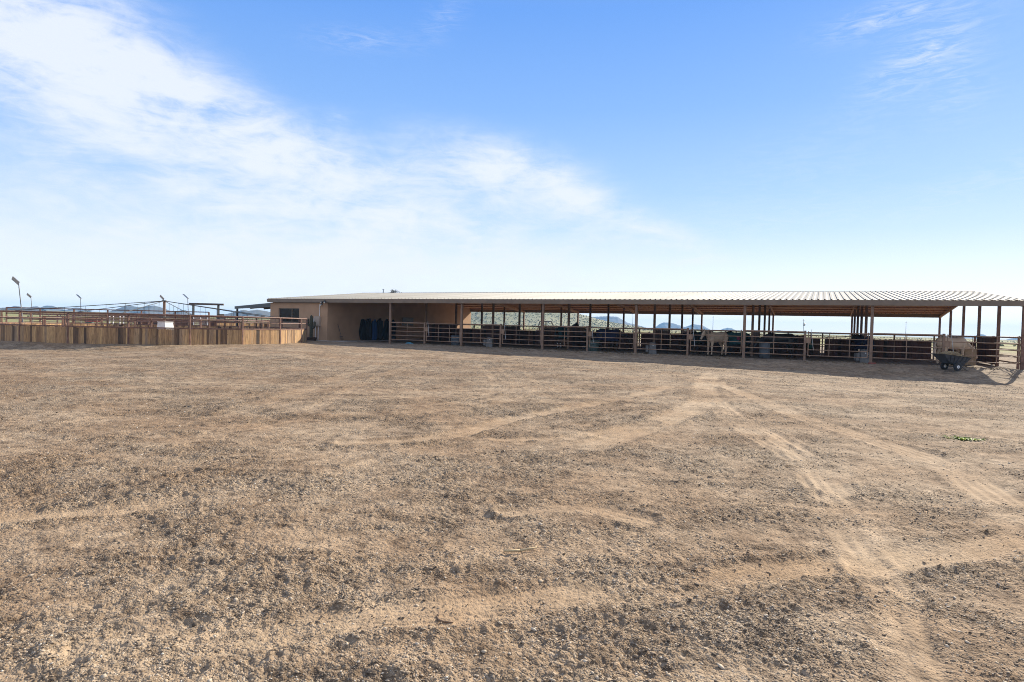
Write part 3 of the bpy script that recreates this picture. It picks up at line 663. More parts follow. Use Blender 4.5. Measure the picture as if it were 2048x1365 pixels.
# ================================================================== STALL FRONTS
RZ = [1.58, 1.27, .96, .65, .34]
def make_panel():
    t = thing('pipe_panel', '', 'fence panel', (0,0,0), 0, 'fixed pipe panels of the stall fronts')
    L_ = B/2
    for k, z in enumerate(RZ):
        r = .042 if k == 0 else .024
        MB().tube((.08,0,z),(L_-.06,0,z),r).build('rail', MT['pipe'], t)
    MB().tube((L_*.5,0,.34),(L_*.5,0,1.54),.018).build('upright', MT['pipe'], t)
    MB().box((L_-.055,-.055,-.25),(L_+.055,.055,1.66)).build('post', MT['post'], t)
    return t
def make_gate():
    t = thing('stall_gate', '', 'gate', (0,0,0), 0, 'pipe gates of the stall fronts')
    a, b = .16, B/2-.14
    for z in RZ:
        MB().tube((a,0,z-.01),(b,0,z-.01),.021).build('rail', MT['pipe'], t)
    for x in (a, b): MB().tube((x,0,.32),(x,0,1.63),.023).build('end_upright', MT['pipe'], t)
    for x in (a+(b-a)*.36, a+(b-a)*.70): MB().tube((x,0,.33),(x,0,1.57),.017).build('upright', MT['pipe'], t)
    MB().bar((a+.12,-.04,1.74),(a+.26,-.05,.62),.02,.03).build('latch_lever', MT['galv'], t)
    MB().box((a-.10,-.03,1.0),(a+.12,-.022,1.30)).build('latch_plate', MT['pipe'], t)
    for z in (.45, 1.45): MB().tube((b+.02,0,z),(b+.12,0,z),.02).build('hinge', MT['darkmetal'], t)
    return t
PL = ['five-rail brown pipe panel nearest the hanging blankets', 'pipe panel in front of the two-part grey waterer beside the lit stucco wall', 'pipe panel in front of the teal-blanketed dark horse', 'pipe panel just left of the tan horse gate', 'pipe panel in front of the black horse', 'pipe panel at the right, ending by the wheeled cart']
GL = ['leftmost pipe gate, in front of the shaded stucco wall', 'pipe gate just left of the post before the teal-blanketed horse', 'pipe gate in front of the navy-blanketed horse with lowered head', 'pipe gate in front of the tan horse', 'pipe gate just right of the black horse with navy horse behind', 'pipe gate behind the loaded cart at the barn corner']
p0, g0 = make_panel(), make_gate()
for k, i in enumerate(range(-3, 3)):
    p = p0 if k == 0 else copy_tree(p0); p.location = (i*B, 0, 0); p['label'] = PL[k]
    q = g0 if k == 0 else copy_tree(g0); q.location = ((i+.5)*B, 0, 0); q['label'] = GL[k]

def boards(mb, p, q, z0, z1, t=.035, w=.20, gap=.0015, rnd=None):
    p = Vector((*p, 0)); q = Vector((*q, 0)); d = q-p; L_ = d.length; d.normalize(); nrm = Vector((-d.y, d.x, 0))
    n = max(1, int(round(L_/w))); w = L_/n
    for k in range(n):
        a = p+d*(k*w+gap/2); b = p+d*((k+1)*w-gap/2)
        dz = (rnd.uniform(-.012, .012) if rnd else 0); dt = (rnd.uniform(0, .008) if rnd else 0)
        A = [a-nrm*(t/2), b-nrm*(t/2), b+nrm*(t/2+dt), a+nrm*(t/2+dt)]
        mb.add([(v.x, v.y, z0) for v in A]+[(v.x, v.y, z1+dz) for v in A], [(0,3,2,1),(4,5,6,7),(0,1,5,4),(1,2,6,5),(2,3,7,6),(3,0,4,7)])
    return mb
RB = random.Random(3)
# dividers between the stalls, on each post row (front stalls and rear stalls)
names_i = {-3: 'by the tack room', -2: 'behind the leftmost waterer', -1: 'beside the teal-blanketed horse', 0: 'behind the middle waterer', 1: 'beside the black horse', 2: 'beside the navy horse at the right', 3: 'at the right end of the barn'}
for i in range(-3, 4):
    t = thing('stall_divider', f'dark red-brown boarded stall divider {names_i[i]}, front row', 'stall divider', (i*B, 0, 0), 0, 'boarded dividers of the front stalls')
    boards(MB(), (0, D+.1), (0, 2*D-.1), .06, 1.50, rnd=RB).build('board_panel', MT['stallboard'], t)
    MB().tube((0, D+.08, 1.54), (0, 2*D-.08, 1.54), .035).build('top_rail', MT['pipe'], t)
    for z in RZ: MB().tube((0,.08,z),(0,D-.08,z),.022).build('rail', MT['pipe'], t)
    if i in (-2, 0, 2, 3, -3):
        t = thing('stall_divider', f'dark boarded divider of the far stalls {names_i[i]}, rear row', 'stall divider', (i*B, 3*D, 0), 0, 'boarded dividers of the rear stalls')
        boards(MB(), (0, .1), (0, D-.1), .06, 1.50, rnd=RB).build('board_panel', MT['stallboard'], t)
        for z in RZ: MB().tube((0,D+.08,z),(0,2*D-.08,z),.022).build('rail', MT['pipe'], t)
for k, i in enumerate(range(-3, 3)):
    t = thing('stall_back_wall', ['dark boarded back wall of the stall next to the tack room', 'dark boarded back wall of the stall left of the teal-blanketed horse', 'dark boarded back wall behind the teal- and navy-blanketed horses', 'dark boarded back wall behind the tan horse', 'dark boarded back wall behind the black horse', 'dark boarded back wall behind the cream horse'][k], 'stall wall', (i*B, 2*D, 0), 0, 'boarded back walls of the front stalls')
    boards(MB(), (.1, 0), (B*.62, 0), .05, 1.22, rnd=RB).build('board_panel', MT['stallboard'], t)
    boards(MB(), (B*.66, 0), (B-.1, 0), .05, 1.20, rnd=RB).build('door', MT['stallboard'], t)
    MB().tube((.09,0,1.54),(B-.09,0,1.54),.03).build('top_rail', MT['pipe'], t)
    for x in (.3*B, .64*B): MB().bar((x,.0,-.1),(x,.0,1.56),.08,.08).build('post', MT['post'], t)
    t = thing('rear_pipe_fence', ['rear pipe fence behind the stall next to the tack room', 'rear pipe fence in front of the utility vehicle', 'rear pipe fence below the long blue mesa', 'rear pipe fence below the flat-topped butte', 'rear pipe fence behind the black horse', 'rear pipe fence at the right end behind the cream horse'][k], 'pipe fence', (i*B, 5*D, 0), 0, 'rear pipe fences of the barn')
    for z in (1.58, 1.2, .8, .4): MB().tube((.08,0,z),(B-.08,0,z),.026).build('rail', MT['pipe'], t)
    for x in (.5*B,): MB().bar((x,0,-.2),(x,0,1.6),.1,.1).build('post', MT['post'], t)
# low boarded front of the rear stalls
for k, i in enumerate((-2, 0, 1)):
    t = thing('stall_front_wall', ['dark boarded front of a far stall below the scrub hill', 'dark boarded front of a far stall below the butte', 'dark boarded front of a far stall behind the black horse'][k], 'stall wall', (i*B, 3*D, 0), 0, 'boarded fronts of the rear stalls')
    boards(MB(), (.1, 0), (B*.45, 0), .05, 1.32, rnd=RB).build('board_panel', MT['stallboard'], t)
    MB().tube((.09,0,1.36),(B-.09,0,1.36),.028).build('top_rail', MT['pipe'], t)
# side fence at the right end, with its own posts
t = thing('side_pipe_fence', 'rusty pipe fence running back from the right corner of the barn', 'pipe fence', (18.62, 0, 0))
for k, z in enumerate((1.55, 1.22, .9, .58, .28)): MB().tube((.06, .15, z), (.06, 5*D, z), .026).build('rail', MT['rustpipe'], t)
for y in (1.76, 6.8, 11.4, 16): MB().bar((.12, y, -.25), (.12, y, 1.62), .1, .1).build('post', MT['rustpipe'], t)
t = thing('corner_pipe_gate', 'rusty narrow pipe gate beside the right corner post, casting barred shadow', 'gate', (19.0, .2, 0), math.radians(62))
for z in (1.55, 1.22, .9, .58, .28): MB().tube((0,0,z),(2.3,0,z),.022).build('rail', MT['rustpipe'], t)
for x in (0, 2.3): MB().tube((x,0,.26),(x,0,1.6),.024).build('upright', MT['rustpipe'], t)
t = thing('pasture_fence', 'long wire and pipe pasture fence crossing the grass behind the barn', 'pasture fence', (0, 60, 0))
for x in range(-40, 64, 4): MB().tube((x,0,g(x,60)-.2),(x,0,g(x,60)+1.3),.04).build('post', MT['pipe'], t)
for z in (1.25, .85, .45): MB().tube((-40,0,g(-40,60)+z),(60,0,g(60,60)+z),.02).build('rail', MT['pipe'], t)

# waterers, barrels and tubs
def waterer(loc, rz, label):
    t = thing('automatic_waterer', label, 'waterer', loc, rz, 'two-part grey waterers at the stall posts')
    MB().add([(-.24,-.22,0),(.24,-.22,0),(.24,.22,0),(-.24,.22,0),(-.19,-.17,.60),(.19,-.17,.60),(.19,.17,.60),(-.19,.17,.60)], [(0,3,2,1),(4,5,6,7),(0,1,5,4),(1,2,6,5),(2,3,7,6),(3,0,4,7)]).build('base', MT['grey_plastic'], t)
    MB().box((-.42,-.17,.12),(-.26,.17,.52)).build('side_bowl', MT['grey_plastic'], t)
    MB().lathe((0,0,.602), [(.17,0),(.19,.10),(.15,.12),(.13,.03)], 16).build('bowl', MT['grey_plastic'], t)
    MB().lathe((.02,-.20,.52), [(.028,-.02),(.028,.03),(.01,.04)], 8).build('float_cap', MT['white_metal'], t)
waterer((-10.95, 1.6, 0), .3, 'grey two-part waterer in the stall beside the lit stucco wall')
waterer((.62, 1.7, 0), .3, 'grey two-part waterer just right of the navy-blanketed horse')
waterer((12.09, 1.5, 0), .3, 'grey two-part waterer under the cluster of brown posts at the right')
def drum(loc, r, h, mat, name, label, cat):
    t = thing(name, label, cat, loc)
    MB().lathe((0,0,0), [(r*.9,0),(r,.04),(r,h*.33),(r*1.03,h*.35),(r,h*.37),(r,h*.66),(r*1.03,h*.68),(r,h*.70),(r,h-.03),(r*.96,h)], 20).build('body', mat, t, True)
    MB().lathe((0,0,h), [(r*1.04,-.05),(r*1.05,.0),(r*.98,.012),(r*.93,-.03)], 20).build('rim', mat, t)
drum((7.08, 2.2, 0), .30, .88, MT['blue_plastic'], 'water_barrel', 'grey-blue plastic barrel standing in the black horse stall', 'barrel')
drum((-3.45, 2.3, 0), .36, .70, MT['teal_plastic'], 'feed_tub', 'teal round feed tub behind the gate of the navy-blanketed horse', 'tub')
drum((-14.1, 2.2, 0), .38, .72, MT['blue_plastic'], 'feed_tub', 'slate round feed tub behind the leftmost gate', 'tub')
t = thing('hay_stack', 'stacked pale hay bales at the right end stall below the cream horse head', 'hay bales', (17.05, 4.4, 0), math.radians(27))
for k in range(2): MB().box((-.30,-.40,.02+.43*k),(.30+.02*k,.40,.435+.43*k)).build('bale', MT['hay'], t)
t = thing('hay_bag', 'small green hay bag hanging on the back boards right of the black horse', 'hay bag', (9.35, 8.98, 0))
MB().lathe((0,0,.42), [(.02,0),(.16,.1),(.2,.25),(.15,.5),(.05,.62)], 12).build('net', simple('green_net', (.02,.12,.08), .8), t); MB().tube((0,0,1.0),(0,.05,1.5),.012).build('rope', MT['straw'], t)

# ================================================================== HORSES
def ellipse(c, ax, ay, rx, ry, n=16, pw=1.0):
    return [tuple(Vector(c)+Vector(ax)*(math.cos(2*PI*k/n)*rx)+Vector(ay)*(math.sin(2*PI*k/n)*ry)) for k in range(n)]
TORSO = [(-.90,1.16,.06,.12),(-.84,1.20,.17,.22),(-.70,1.22,.25,.29),(-.48,1.21,.275,.31),(-.15,1.17,.285,.315),(.2,1.14,.28,.335),(.45,1.17,.25,.35),(.62,1.20,.20,.31),(.76,1.20,.12,.22),(.81,1.2,.06,.12)]
def tor(x):
    xs = [t[0] for t in TORSO]; return [float(np.interp(x, xs, [t[k] for t in TORSO])) for k in (1, 2, 3)]
def horse_body(neck_deg, head_deg, turn=0):
    mb = MB(); Yv = Vector((0,1,0))
    mb.loft([ellipse((x,0,z), (0,1,0), (0,0,1), rw, rh) for x, z, rw, rh in TORSO])
    na = math.radians(neck_deg); nd_ = Vector((math.cos(na)*math.cos(turn), math.cos(na)*math.sin(turn), math.sin(na))); b0 = Vector((.48,0,1.30))
    side = Vector((-math.sin(turn), math.cos(turn), 0)); upn = nd_.cross(side)*-1
    if upn.z < 0 and neck_deg < 80: upn = -upn
    secs = [(0,.17,.30),(.22,.135,.25),(.45,.105,.20),(.68,.085,.155),(.86,.075,.125)]
    mb.loft([ellipse(b0+nd_*s, Yv.lerp(side, min(1, s*2)).normalized(), upn, rw, rh) for s, rw, rh in secs])
    poll = b0+nd_*.86+upn*.03
    ha = math.radians(head_deg); hd = Vector((math.cos(ha)*math.cos(turn), math.cos(ha)*math.sin(turn), math.sin(ha))); hu = hd.cross(side)*-1
    if hu.z < 0: hu = -hu
    if head_deg < -80: hu = Vector((math.cos(turn), math.sin(turn), 0))
    hs = [(-.08,.06,.08),(.0,.095,.125),(.14,.10,.145),(.30,.075,.105),(.44,.058,.078),(.54,.060,.075),(.60,.045,.05)]
    mb.loft([ellipse(poll+hd*s-hu*(.02), side, hu, rw, rh, 14) for s, rw, rh in hs])
    ears = []
    for s in (-1, 1):
        e0 = poll+side*(s*.06)+hu*.09-hd*.02; mb.tube(e0-hu*.04, e0+(hu*.8-hd*.5).normalized()*.17, .042, .006, 8)
    for s in (-1, 1):
        mb.path([(.50,s*.13,1.12),(.50,s*.155,.92),(.53,s*.15,.68),(.54,s*.15,.50),(.54,s*.15,.44),(.53,s*.15,.20),(.55,s*.15,.12),(.58,s*.15,.06)], [.15,.115,.075,.058,.055,.040,.05,.055], 10)
        mb.path([(-.60,s*.12,1.16),(-.52,s*.165,.98),(-.50,s*.17,.86),(-.62,s*.16,.66),(-.72,s*.155,.54),(-.70,s*.155,.46),(-.67,s*.155,.22),(-.66,s*.155,.12),(-.63,s*.155,.06)], [.22,.18,.14,.088,.066,.058,.043,.052,.055], 10)
        mb.tube((.575,s*.15,.07),(.60,s*.15,-.005),.052,.066,10); mb.tube((-.635,s*.155,.07),(-.61,s*.155,-.005),.052,.066,10)
    return mb, b0, nd_, upn, poll, hd, hu, side
def horse(loc, heading, label, coat, mane, neck=35, head=-40, turn=0, blanket=None, scale=1.0, socks=False, emblem=False, group='horses in the shaded stalls', hooded=False):
    t = thing('horse', label, 'horse', loc, heading, group); t.scale = (scale,)*3
    mb, b0, nv, upn, poll, hd, hu, side = horse_body(neck, head, turn)
    o = mb.build('body', coat, t, True)
    md = o.modifiers.new('r', 'REMESH'); md.mode = 'VOXEL'; md.voxel_size = .022
    sm = o.modifiers.new('s', 'SMOOTH'); sm.iterations = 5; sm.factor = .5
    dg = bpy.context.evaluated_depsgraph_get(); dg.update()
    me = bpy.data.meshes.new_from_object(o.evaluated_get(dg)); o.modifiers.clear(); o.data = me
    if not me.materials: me.materials.append(coat)
    me.polygons.foreach_set('use_smooth', [True]*len(me.polygons))
    # mane along the crest, forelock, tail
    r = random.Random(int(loc[0]*10)); mm = MB()
    for k in range(44):
        s = .02+.86*k/43; p = b0+nv*s+upn*(float(np.interp(s, [0,.22,.45,.68,.86], [.29,.245,.195,.15,.12])))
        q = p-Vector((0,0,1))*r.uniform(.16,.26)+side*(r.choice((-1, -1, 1))*r.uniform(.09,.14))
        mid = (p+q)/2+side*((q-p).dot(side)*.25)+Vector((0,0,.03)); mm.path([p-upn*.02, mid, q], [.022,.018,.004], 5)
    for k in range(6): mm.path([poll+hu*.10+side*r.uniform(-.03,.03), poll+hu*.12+hd*.1+side*r.uniform(-.05,.05), poll+hu*.09+hd*.24+side*r.uniform(-.05,.05)], [.016,.014,.003], 5)
    mm.build('mane', mane, t, True)
    tt = MB()
    for k in range(16):
        a = r.uniform(-.05,.05); b = r.uniform(-.05,.05)
        tt.path([(-.88,a*.3,1.28),(-.98+b*.4,a*.7,1.15),(-1.0+b,a,.85),(-.96+b,a*1.2,.5-abs(b))], [.03,.03,.028,.005], 6)
    tt.build('tail', mane, t, True)
    hv = MB()
    for s in (-1, 1):
        hv.tube((.572,s*.15,.075),(.604,s*.15,0),.058,.072,12); hv.tube((-.640,s*.155,.075),(-.606,s*.155,0),.058,.072,12)
    hv.build('hooves', MT['hoof'], t)
    if socks:
        for s in (-1, 1): MB().path([(-.692,s*.155,.36),(-.67,s*.155,.22),(-.658,s*.155,.12),(-.64,s*.155,.078)], [.053,.050,.058,.06], 12).build('white_sock', MT['white_hair'], t, True)
    if blanket:
        xs = np.linspace(-.95, .66, 15); rings = []; n = 22
        for x in xs:
            z, rw, rh = tor(max(-.84, min(x, .64)))
            rw += .035; rh += .03
            ring = []
            for k in range(n+1):
                a = math.radians(-8+196*k/n); y, zz_ = rw*math.cos(a), z+rh*math.sin(a)
                ring.append((x, y, zz_))
            drop = .42
            ring = [(x, ring[0][1]*1.06, ring[0][2]-drop)]+ring+[(x, ring[-1][1]*1.06, ring[-1][2]-drop)]
            rings.append(ring)
        mb2 = MB(); m_ = len(rings[0]); inner = [[(p[0], p[1]*.965, p[2]-.012) for p in r_] for r_ in rings]
        vs = [p for r_ in rings for p in r_]+[p for r_ in inner for p in r_]; N_ = m_*len(rings); fs = []
        for i in range(len(rings)-1):
            for k in range(m_-1): a = i*m_+k; fs += [(a, a+1, a+m_+1, a+m_), (N_+a, N_+a+m_, N_+a+m_+1, N_+a+1)]
        for k in range(m_-1): fs += [(k, N_+k, N_+k+1, k+1), ((len(rings)-1)*m_+k, (len(rings)-1)*m_+k+1, N_+(len(rings)-1)*m_+k+1, N_+(len(rings)-1)*m_+k)]
        for i in range(len(rings)-1): a = i*m_; fs += [(a, a+m_, N_+a+m_, N_+a), (a+m_-1, N_+a+m_-1, N_+a+2*m_-1, a+2*m_-1)]
        mb2.add(vs, fs); bo = mb2.build('blanket', blanket, t, True)
        if emblem:
            for s in (-1, 1): MB().lathe((-.42, s*.345, 1.12), [(.13,-.006),(.13,.006),(.0,.008)], 14, 'Y').build('emblem', MT['pink'], bo)
        if hooded:
            nk = MB(); nk.loft([ellipse(b0+nv*s+upn*.01, Vector((0,1,0)).lerp(side, min(1, s*2)).normalized(), upn, rw+.03, rh+.03) for s, rw, rh in [(0,.17,.30),(.22,.135,.25),(.45,.105,.20),(.66,.09,.16)]], False); nk.build('neck_cover', blanket, t, True)
    return t
def head_to(rx, fy):  # heading from viewer terms: rx to the viewer's right, fy away from the viewer
    d = RH*rx+FH*fy; return math.atan2(d.y, d.x)
horse((4.3, 2.7, 0), head_to(-.88, -.47), 'tan horse standing at the gate facing the yard with dark-tipped ears', MT['coat_tan'], MT['mane_dark'], 12, -52, .25, None, .98)
horse((-7.15, 6.5, 0), head_to(.75, .66), 'dark horse in a teal blanket with white hind socks, ears above the boards', MT['coat_black'], MT['mane_dark'], 34, -38, 0, MT['teal_cloth'], 1.0, True)
horse((-3.05, 4.4, 0), head_to(.95, -.3), 'dark horse in a navy blanket lowering its head behind the gate', MT['coat_bay'], MT['mane_dark'], -22, -62, 0, MT['navy_cloth'], .97)
horse((5.05, 6.3, 0), head_to(-.5, .87), 'horse in a teal blanket with pink emblem, turned away behind the tan horse', MT['coat_black'], MT['mane_dark'], 5, -50, 0, MT['teal_cloth'], .97, False, True)
horse((7.78, 4.5, 0), head_to(-.97, .1), 'black horse without blanket eating with lowered head', MT['coat_black'], MT['mane_dark'], -18, -60, 0, None, .98)
horse((12.25, 5.2, 0), head_to(.1, 1), 'horse in a navy blanket seen from behind under the post cluster', MT['coat_bay'], MT['mane_dark'], 10, -50, 0, MT['navy_cloth'], .95)
horse((16.3, 3.6, 0), head_to(1, .12), 'cream horse with sunlit crest bending down to the hay at the right end', MT['coat_cream'], MT['mane_cream'], -30, -58, 0, None, 1.0)
horse((2.6, 6.2, 0), head_to(-.15, 1), 'horse in a dark green blanket seen from behind, left of the tan horse', MT['coat_bay'], MT['mane_dark'], 0, -50, 0, MT['green_cloth'], .94)

# ================================================================== CART WITH MANURE
cz = g(15.45, -2.1)+.03
cart = thing('dump_cart', 'slate plastic two-wheeled dump cart parked in front of the barn corner', 'cart', (15.45, -2.1, cz), math.radians(33))
cart.rotation_euler = (0, math.radians(5), math.radians(36)); cart.scale = (.90,.88,.88)
def tubshell():
    out_b = [(-.42,-.27,.36),(.38,-.27,.32),(.38,.27,.32),(-.42,.27,.36)]
    out_t = [(-.92,-.42,.78),(.66,-.42,.74),(.66,.42,.74),(-.92,.42,.78)]
    lip = [(-.96,-.46,.79),(.70,-.46,.75),(.70,.46,.75),(-.96,.46,.79)]
    in_t = [(-.88,-.39,.775),(.63,-.39,.735),(.63,.39,.735),(-.88,.39,.775)]
    in_b = [(-.40,-.24,.39),(.36,-.24,.35),(.36,.24,.35),(-.40,.24,.39)]
    L_ = [out_b, out_t, lip, in_t, in_b]; mb = MB(); vs = [p for q in L_ for p in q]; fs = [(3,2,1,0), (16,17,18,19)]
    for i in range(4):
        for k in range(4): fs.append((i*4+k, i*4+(k+1) % 4, i*4+4+(k+1) % 4, i*4+4+k))
    mb.add(vs, fs)
    for k in range(5): x = -.55+.25*k; mb.bar((x*.72, -.285, .40), (x, -.432, .73), .04, .02)
    return mb
tb = tubshell().build('tub', MT['cart_plastic'], cart)
bv = tb.modifiers.new('b', 'BEVEL'); bv.width = .015; bv.segments = 2; bv.limit_method = 'ANGLE'
for s in (-1, 1):
    wo = MB().lathe((-.08, s*.40, .205), [(.105,-.05),(.17,-.06),(.205,-.045),(.21,0),(.205,.045),(.17,.06),(.105,.05)], 26, 'Y').build('wheel', MT['rubber'], cart, True); wo.name = 'wheel'
    MB().lathe((-.08, s*.40, .205), [(.02,-.052),(.06,-.056),(.10,-.045),(.112,-.03),(.112,.03),(.10,.045),(.06,.056),(.02,.052)], 22, 'Y').build('rim', MT['white_metal'], wo)
    MB().tube((-.08, s*.46, .205), (-.08, s*.475, .205), .022).build('hub', MT['darkmetal'], wo)
MB().tube((-.08,-.38,.205),(-.08,.38,.205),.018).bar((-.3,-.16,.335),(.45,-.16,.30),.04,.05).bar((-.3,.16,.335),(.45,.16,.30),.04,.05).bar((-.08,-.16,.2),(-.08,-.16,.33),.03,.03).bar((-.08,.16,.2),(-.08,.16,.33),.03,.03).build('frame', MT['darkmetal'], cart)
MB().path([(.42,-.05,.30),(.75,-.08,.10),(1.15,-.1,.05)], .018).path([(1.15,-.25,.05),(1.15,.05,.05)], .02).bar((.62,-.14,.0),(.80,-.08,.0),.10,.10).build('handle', MT['darkmetal'], cart)
mb = MB(); n = 24; rows = []
for a in range(9):
    q = a/8; rows.append([(-.12+math.cos(2*PI*k/n)*.70*math.cos(q*PI/2)*(1+.12*math.sin(k*2.3+a)), math.sin(2*PI*k/n)*.37*math.cos(q*PI/2)*(1+.12*math.sin(k*3.1+a*2)), .70+.27*math.sin(q*PI/2)*(1+.1*math.sin(k*1.7+a))) for k in range(n)])
mb.loft(rows)
rr_ = random.Random(4)
hp = mb.build('manure_heap', MT['manure'], None, False, cart.location); hp.rotation_euler = cart.rotation_euler; hp.scale = cart.scale
tag(hp, 'heap of brown straw and manure piled in the slate cart', 'manure heap')
mb = MB()
for k in range(150):
    a = rr_.uniform(0, 2*PI); q = rr_.random()**.5; x, y = -.12+.66*q*math.cos(a), .33*q*math.sin(a); z = .72+.25*math.sqrt(max(0, 1-q*q)); b = rr_.uniform(0, PI)
    mb.tube((x-.05*math.cos(b), y-.05*math.sin(b), z), (x+.05*math.cos(b), y+.05*math.sin(b), z+rr_.uniform(-.02,.05)), .005, n=4)
mb.build('straw', MT['straw'], hp)
t = thing('red_brick', 'dull red brick lying in the dirt by the post with a lit edge', 'brick', (12.35, -.62, g(12.35,-.62)+.07), .5)
MB().box((-.16,-.07,-.03),(.16,.07,.05)).build('brick', simple('red_brick_clay', (.20,.06,.045), .9, bump=.5), t)
t = thing('feed_bag', 'crumpled bright blue bag lying on the dirt inside the leftmost pipe panel', 'bag', (-17.0, .35, .02), .3)
mb = MB(); rows = []
for a in range(7):
    q = a/6; rows.append([(math.cos(2*PI*k/14)*.28*math.cos(q*1.4)*(1+.2*math.sin(k*2+a)), math.sin(2*PI*k/14)*.16*math.cos(q*1.4), .02+.10*math.sin(q*1.5)*(1+.4*math.sin(k*1.9+a))) for k in range(14)])
mb.loft(rows).build('sack', simple('bright_blue_plastic', (.05,.22,.32), .4), t)

# ================================================================== HORSE WALKER (left)
WC = Vector((-29.80, -9.97, .09)); WR = 9.17; st = .32
angs = [-1.411+st*k for k in range(-4, 8)]; rem = 2*PI-(angs[-1]-angs[0]); m_ = int(round(rem/st)); angs += [angs[-1]+rem*k/m_ for k in range(1, m_)]
ring = thing('walker_track_fence', 'round pen fence of weathered upright boards with rusty pipe rails above', 'round pen fence', WC)
P_ = [(WR*math.cos(a), WR*math.sin(a)) for a in angs]
for k in range(len(P_)):
    a, b = P_[k], P_[(k+1) % len(P_)]
    boards(MB(), a, b, -.10, .83, .04, .128, .005, RB).build('board_panel', MT['plank'], ring)
    d = Vector((b[0]-a[0], b[1]-a[1], 0)).normalized()
    MB().tube((*a, 1.60), (*b, 1.60), .040).build('top_rail', MT['rustpipe'], ring)
    MB().tube((*a, 1.255), (*b, 1.255), .027).build('middle_rail', MT['rustpipe'], ring)
    MB().bar((a[0], a[1], .872), (b[0], b[1], .872), .075, .075).build('cap_rail', MT['rustpipe'], ring)
    MB().bar((a[0], a[1], -.3), (a[0], a[1], 1.615), .085, .085).build('post', MT['rustpipe'], ring)
inner = thing('walker_inner_fence', 'low inner ring of boards and pipe round the walker column', 'round pen fence', WC)
R2 = 6.6; P_ = [(R2*math.cos(PI*2*k/16+.1), R2*math.sin(PI*2*k/16+.1)) for k in range(16)]
for k in range(16):
    a, b = P_[k], P_[(k+1) % 16]
    boards(MB(), a, b, -.10, .72, .04, .15, .008, RB).build('board_panel', MT['plank'], inner)
    MB().tube((*a, 1.36), (*b, 1.36), .032).build('top_rail', MT['rustpipe'], inner)
    MB().bar((a[0], a[1], -.3), (a[0], a[1], 1.38), .08, .08).build('post', MT['rustpipe'], inner)
wk = thing('horse_walker', 'horse walker machine with rusty centre column and thin sloping arms', 'horse walker', WC)
MB().tube((0,0,-.2),(0,0,2.56),.085,n=14).build('column', MT['post'], wk)
MB().box((-.22,-.22,1.44),(.22,.22,1.52)).build('collar', MT['darkmetal'], wk)
MB().tube((0,0,2.54),(0,0,2.62),.18,.16,16).build('hub', MT['darkmetal'], wk)
for deg in (285, 345, 45, 105, 165, 225):
    d = RH*math.cos(math.radians(deg))+FH*math.sin(math.radians(deg))
    a0, a1 = d*.12+Vector((0,0,2.56)), d*7.9+Vector((0,0,1.66))
    arm = MB().tube(a0, a1, .022).build('arm', MT['darkmetal'], wk)
    for k in range(1, 8):
        p = a0.lerp(a1, k/7.2); MB().tube(p, (p.x, p.y, max(.5, p.z-1.1)), .010, n=6).build('hanger', MT['darkmetal'], arm)
# white tank beside the track, two lit faces
t = thing('salt_bin', 'white tapered bin standing behind the round pen rails', 'bin', (-24.95, -13.1, .09), math.radians(8)); t.scale = (.72, .72, 1.04)
MB().add([(-.6,-.5,0),(.62,-.5,0),(.62,.5,0),(-.6,.5,0),(-.46,-.38,1.12),(.34,-.38,1.12),(.34,.38,1.12),(-.46,.38,1.12)], [(0,3,2,1),(4,5,6,7),(0,1,5,4),(1,2,6,5),(2,3,7,6),(3,0,4,7)]).build('bin_body', MT['white_metal'], t)
MB().box((-.49,-.41,1.12),(.37,.41,1.17)).build('lid', MT['white_metal'], t)
t = thing('corral_board_fence', 'sunlit board corral fence seen between the pen rails left of the lean-to', 'board fence', (-37.5, 0, 0))
boards(MB(), (0, 0), (0, 11), .02, 1.18, .04, .16, .008, RB).build('board_panel', MT['plank'], t)
for y in (-.06, 2.75, 5.5, 8.25, 11.06): MB().bar((.08, y, -.2), (.08, y, 1.5), .09, .09).build('post', MT['rustpipe'], t)
MB().tube((.08,-.06,1.46),(.08,11.06,1.46),.03).build('top_rail', MT['rustpipe'], t)
# straight pipe rails and headers behind the walker
def pipe_run(p, q, label, zs=(0,), n=4, r=.045):
    t = thing('alley_fence', label, 'pipe fence', (p[0], p[1], 0)); d = Vector((q[0]-p[0], q[1]-p[1], q[2]-p[2]))
    for k in range(n+1): s = k/n; MB().bar((d.x*s, d.y*s, -.3), (d.x*s, d.y*s, p[2]+d.z*s), .1, .1).build('post', MT['rustpipe'], t)
    for z in zs: MB().tube((0,0,p[2]+z), (d.x, d.y, p[2]+d.z+z), r).build('rail', MT['rustpipe'], t)
pipe_run((-55.3,-7.75,2.12), (-39.07,.41,2.12), 'long rusty alley fence with tall top rail beyond the round pen', (0,-.5,-1.0,-1.45), 6)
pipe_run((-62,-3.5,1.55), (-30.5,13,1.55), 'low pipe corral fence far beyond the round pen', (0,-.35,-.7,-1.05), 10, .03)
pipe_run((-75,8,1.5), (-38,30,1.5), 'farthest pipe corral fence at the left near the scrub', (0,-.35,-.7,-1.05), 12, .03)
hdr = thing('gate_header', 'dark ranch gateway of two posts under a heavy crossbeam behind the walker', 'gateway', (-40.2,.95,0))
for (x, y) in ((-1.02,-.52), (1.02,.5)): MB().bar((x,y,-.2),(x,y,2.78),.14,.14).build('post', MT['darkmetal'], hdr)
MB().bar((-1.35,-.68,2.86),(1.45,.71,2.86),.17,.17).build('beam', simple('brown_beam', (.09,.06,.045), .7), hdr)
MB().box((1.1,.3,.2),(1.5,.75,2.0)).build('panel', MT['darkmetal'], hdr)
t = thing('mesh_gate', 'silver mesh gate with white frame beyond the round pen rails', 'gate', (-37.6,-2.2,0), math.atan2(.51,1.02))
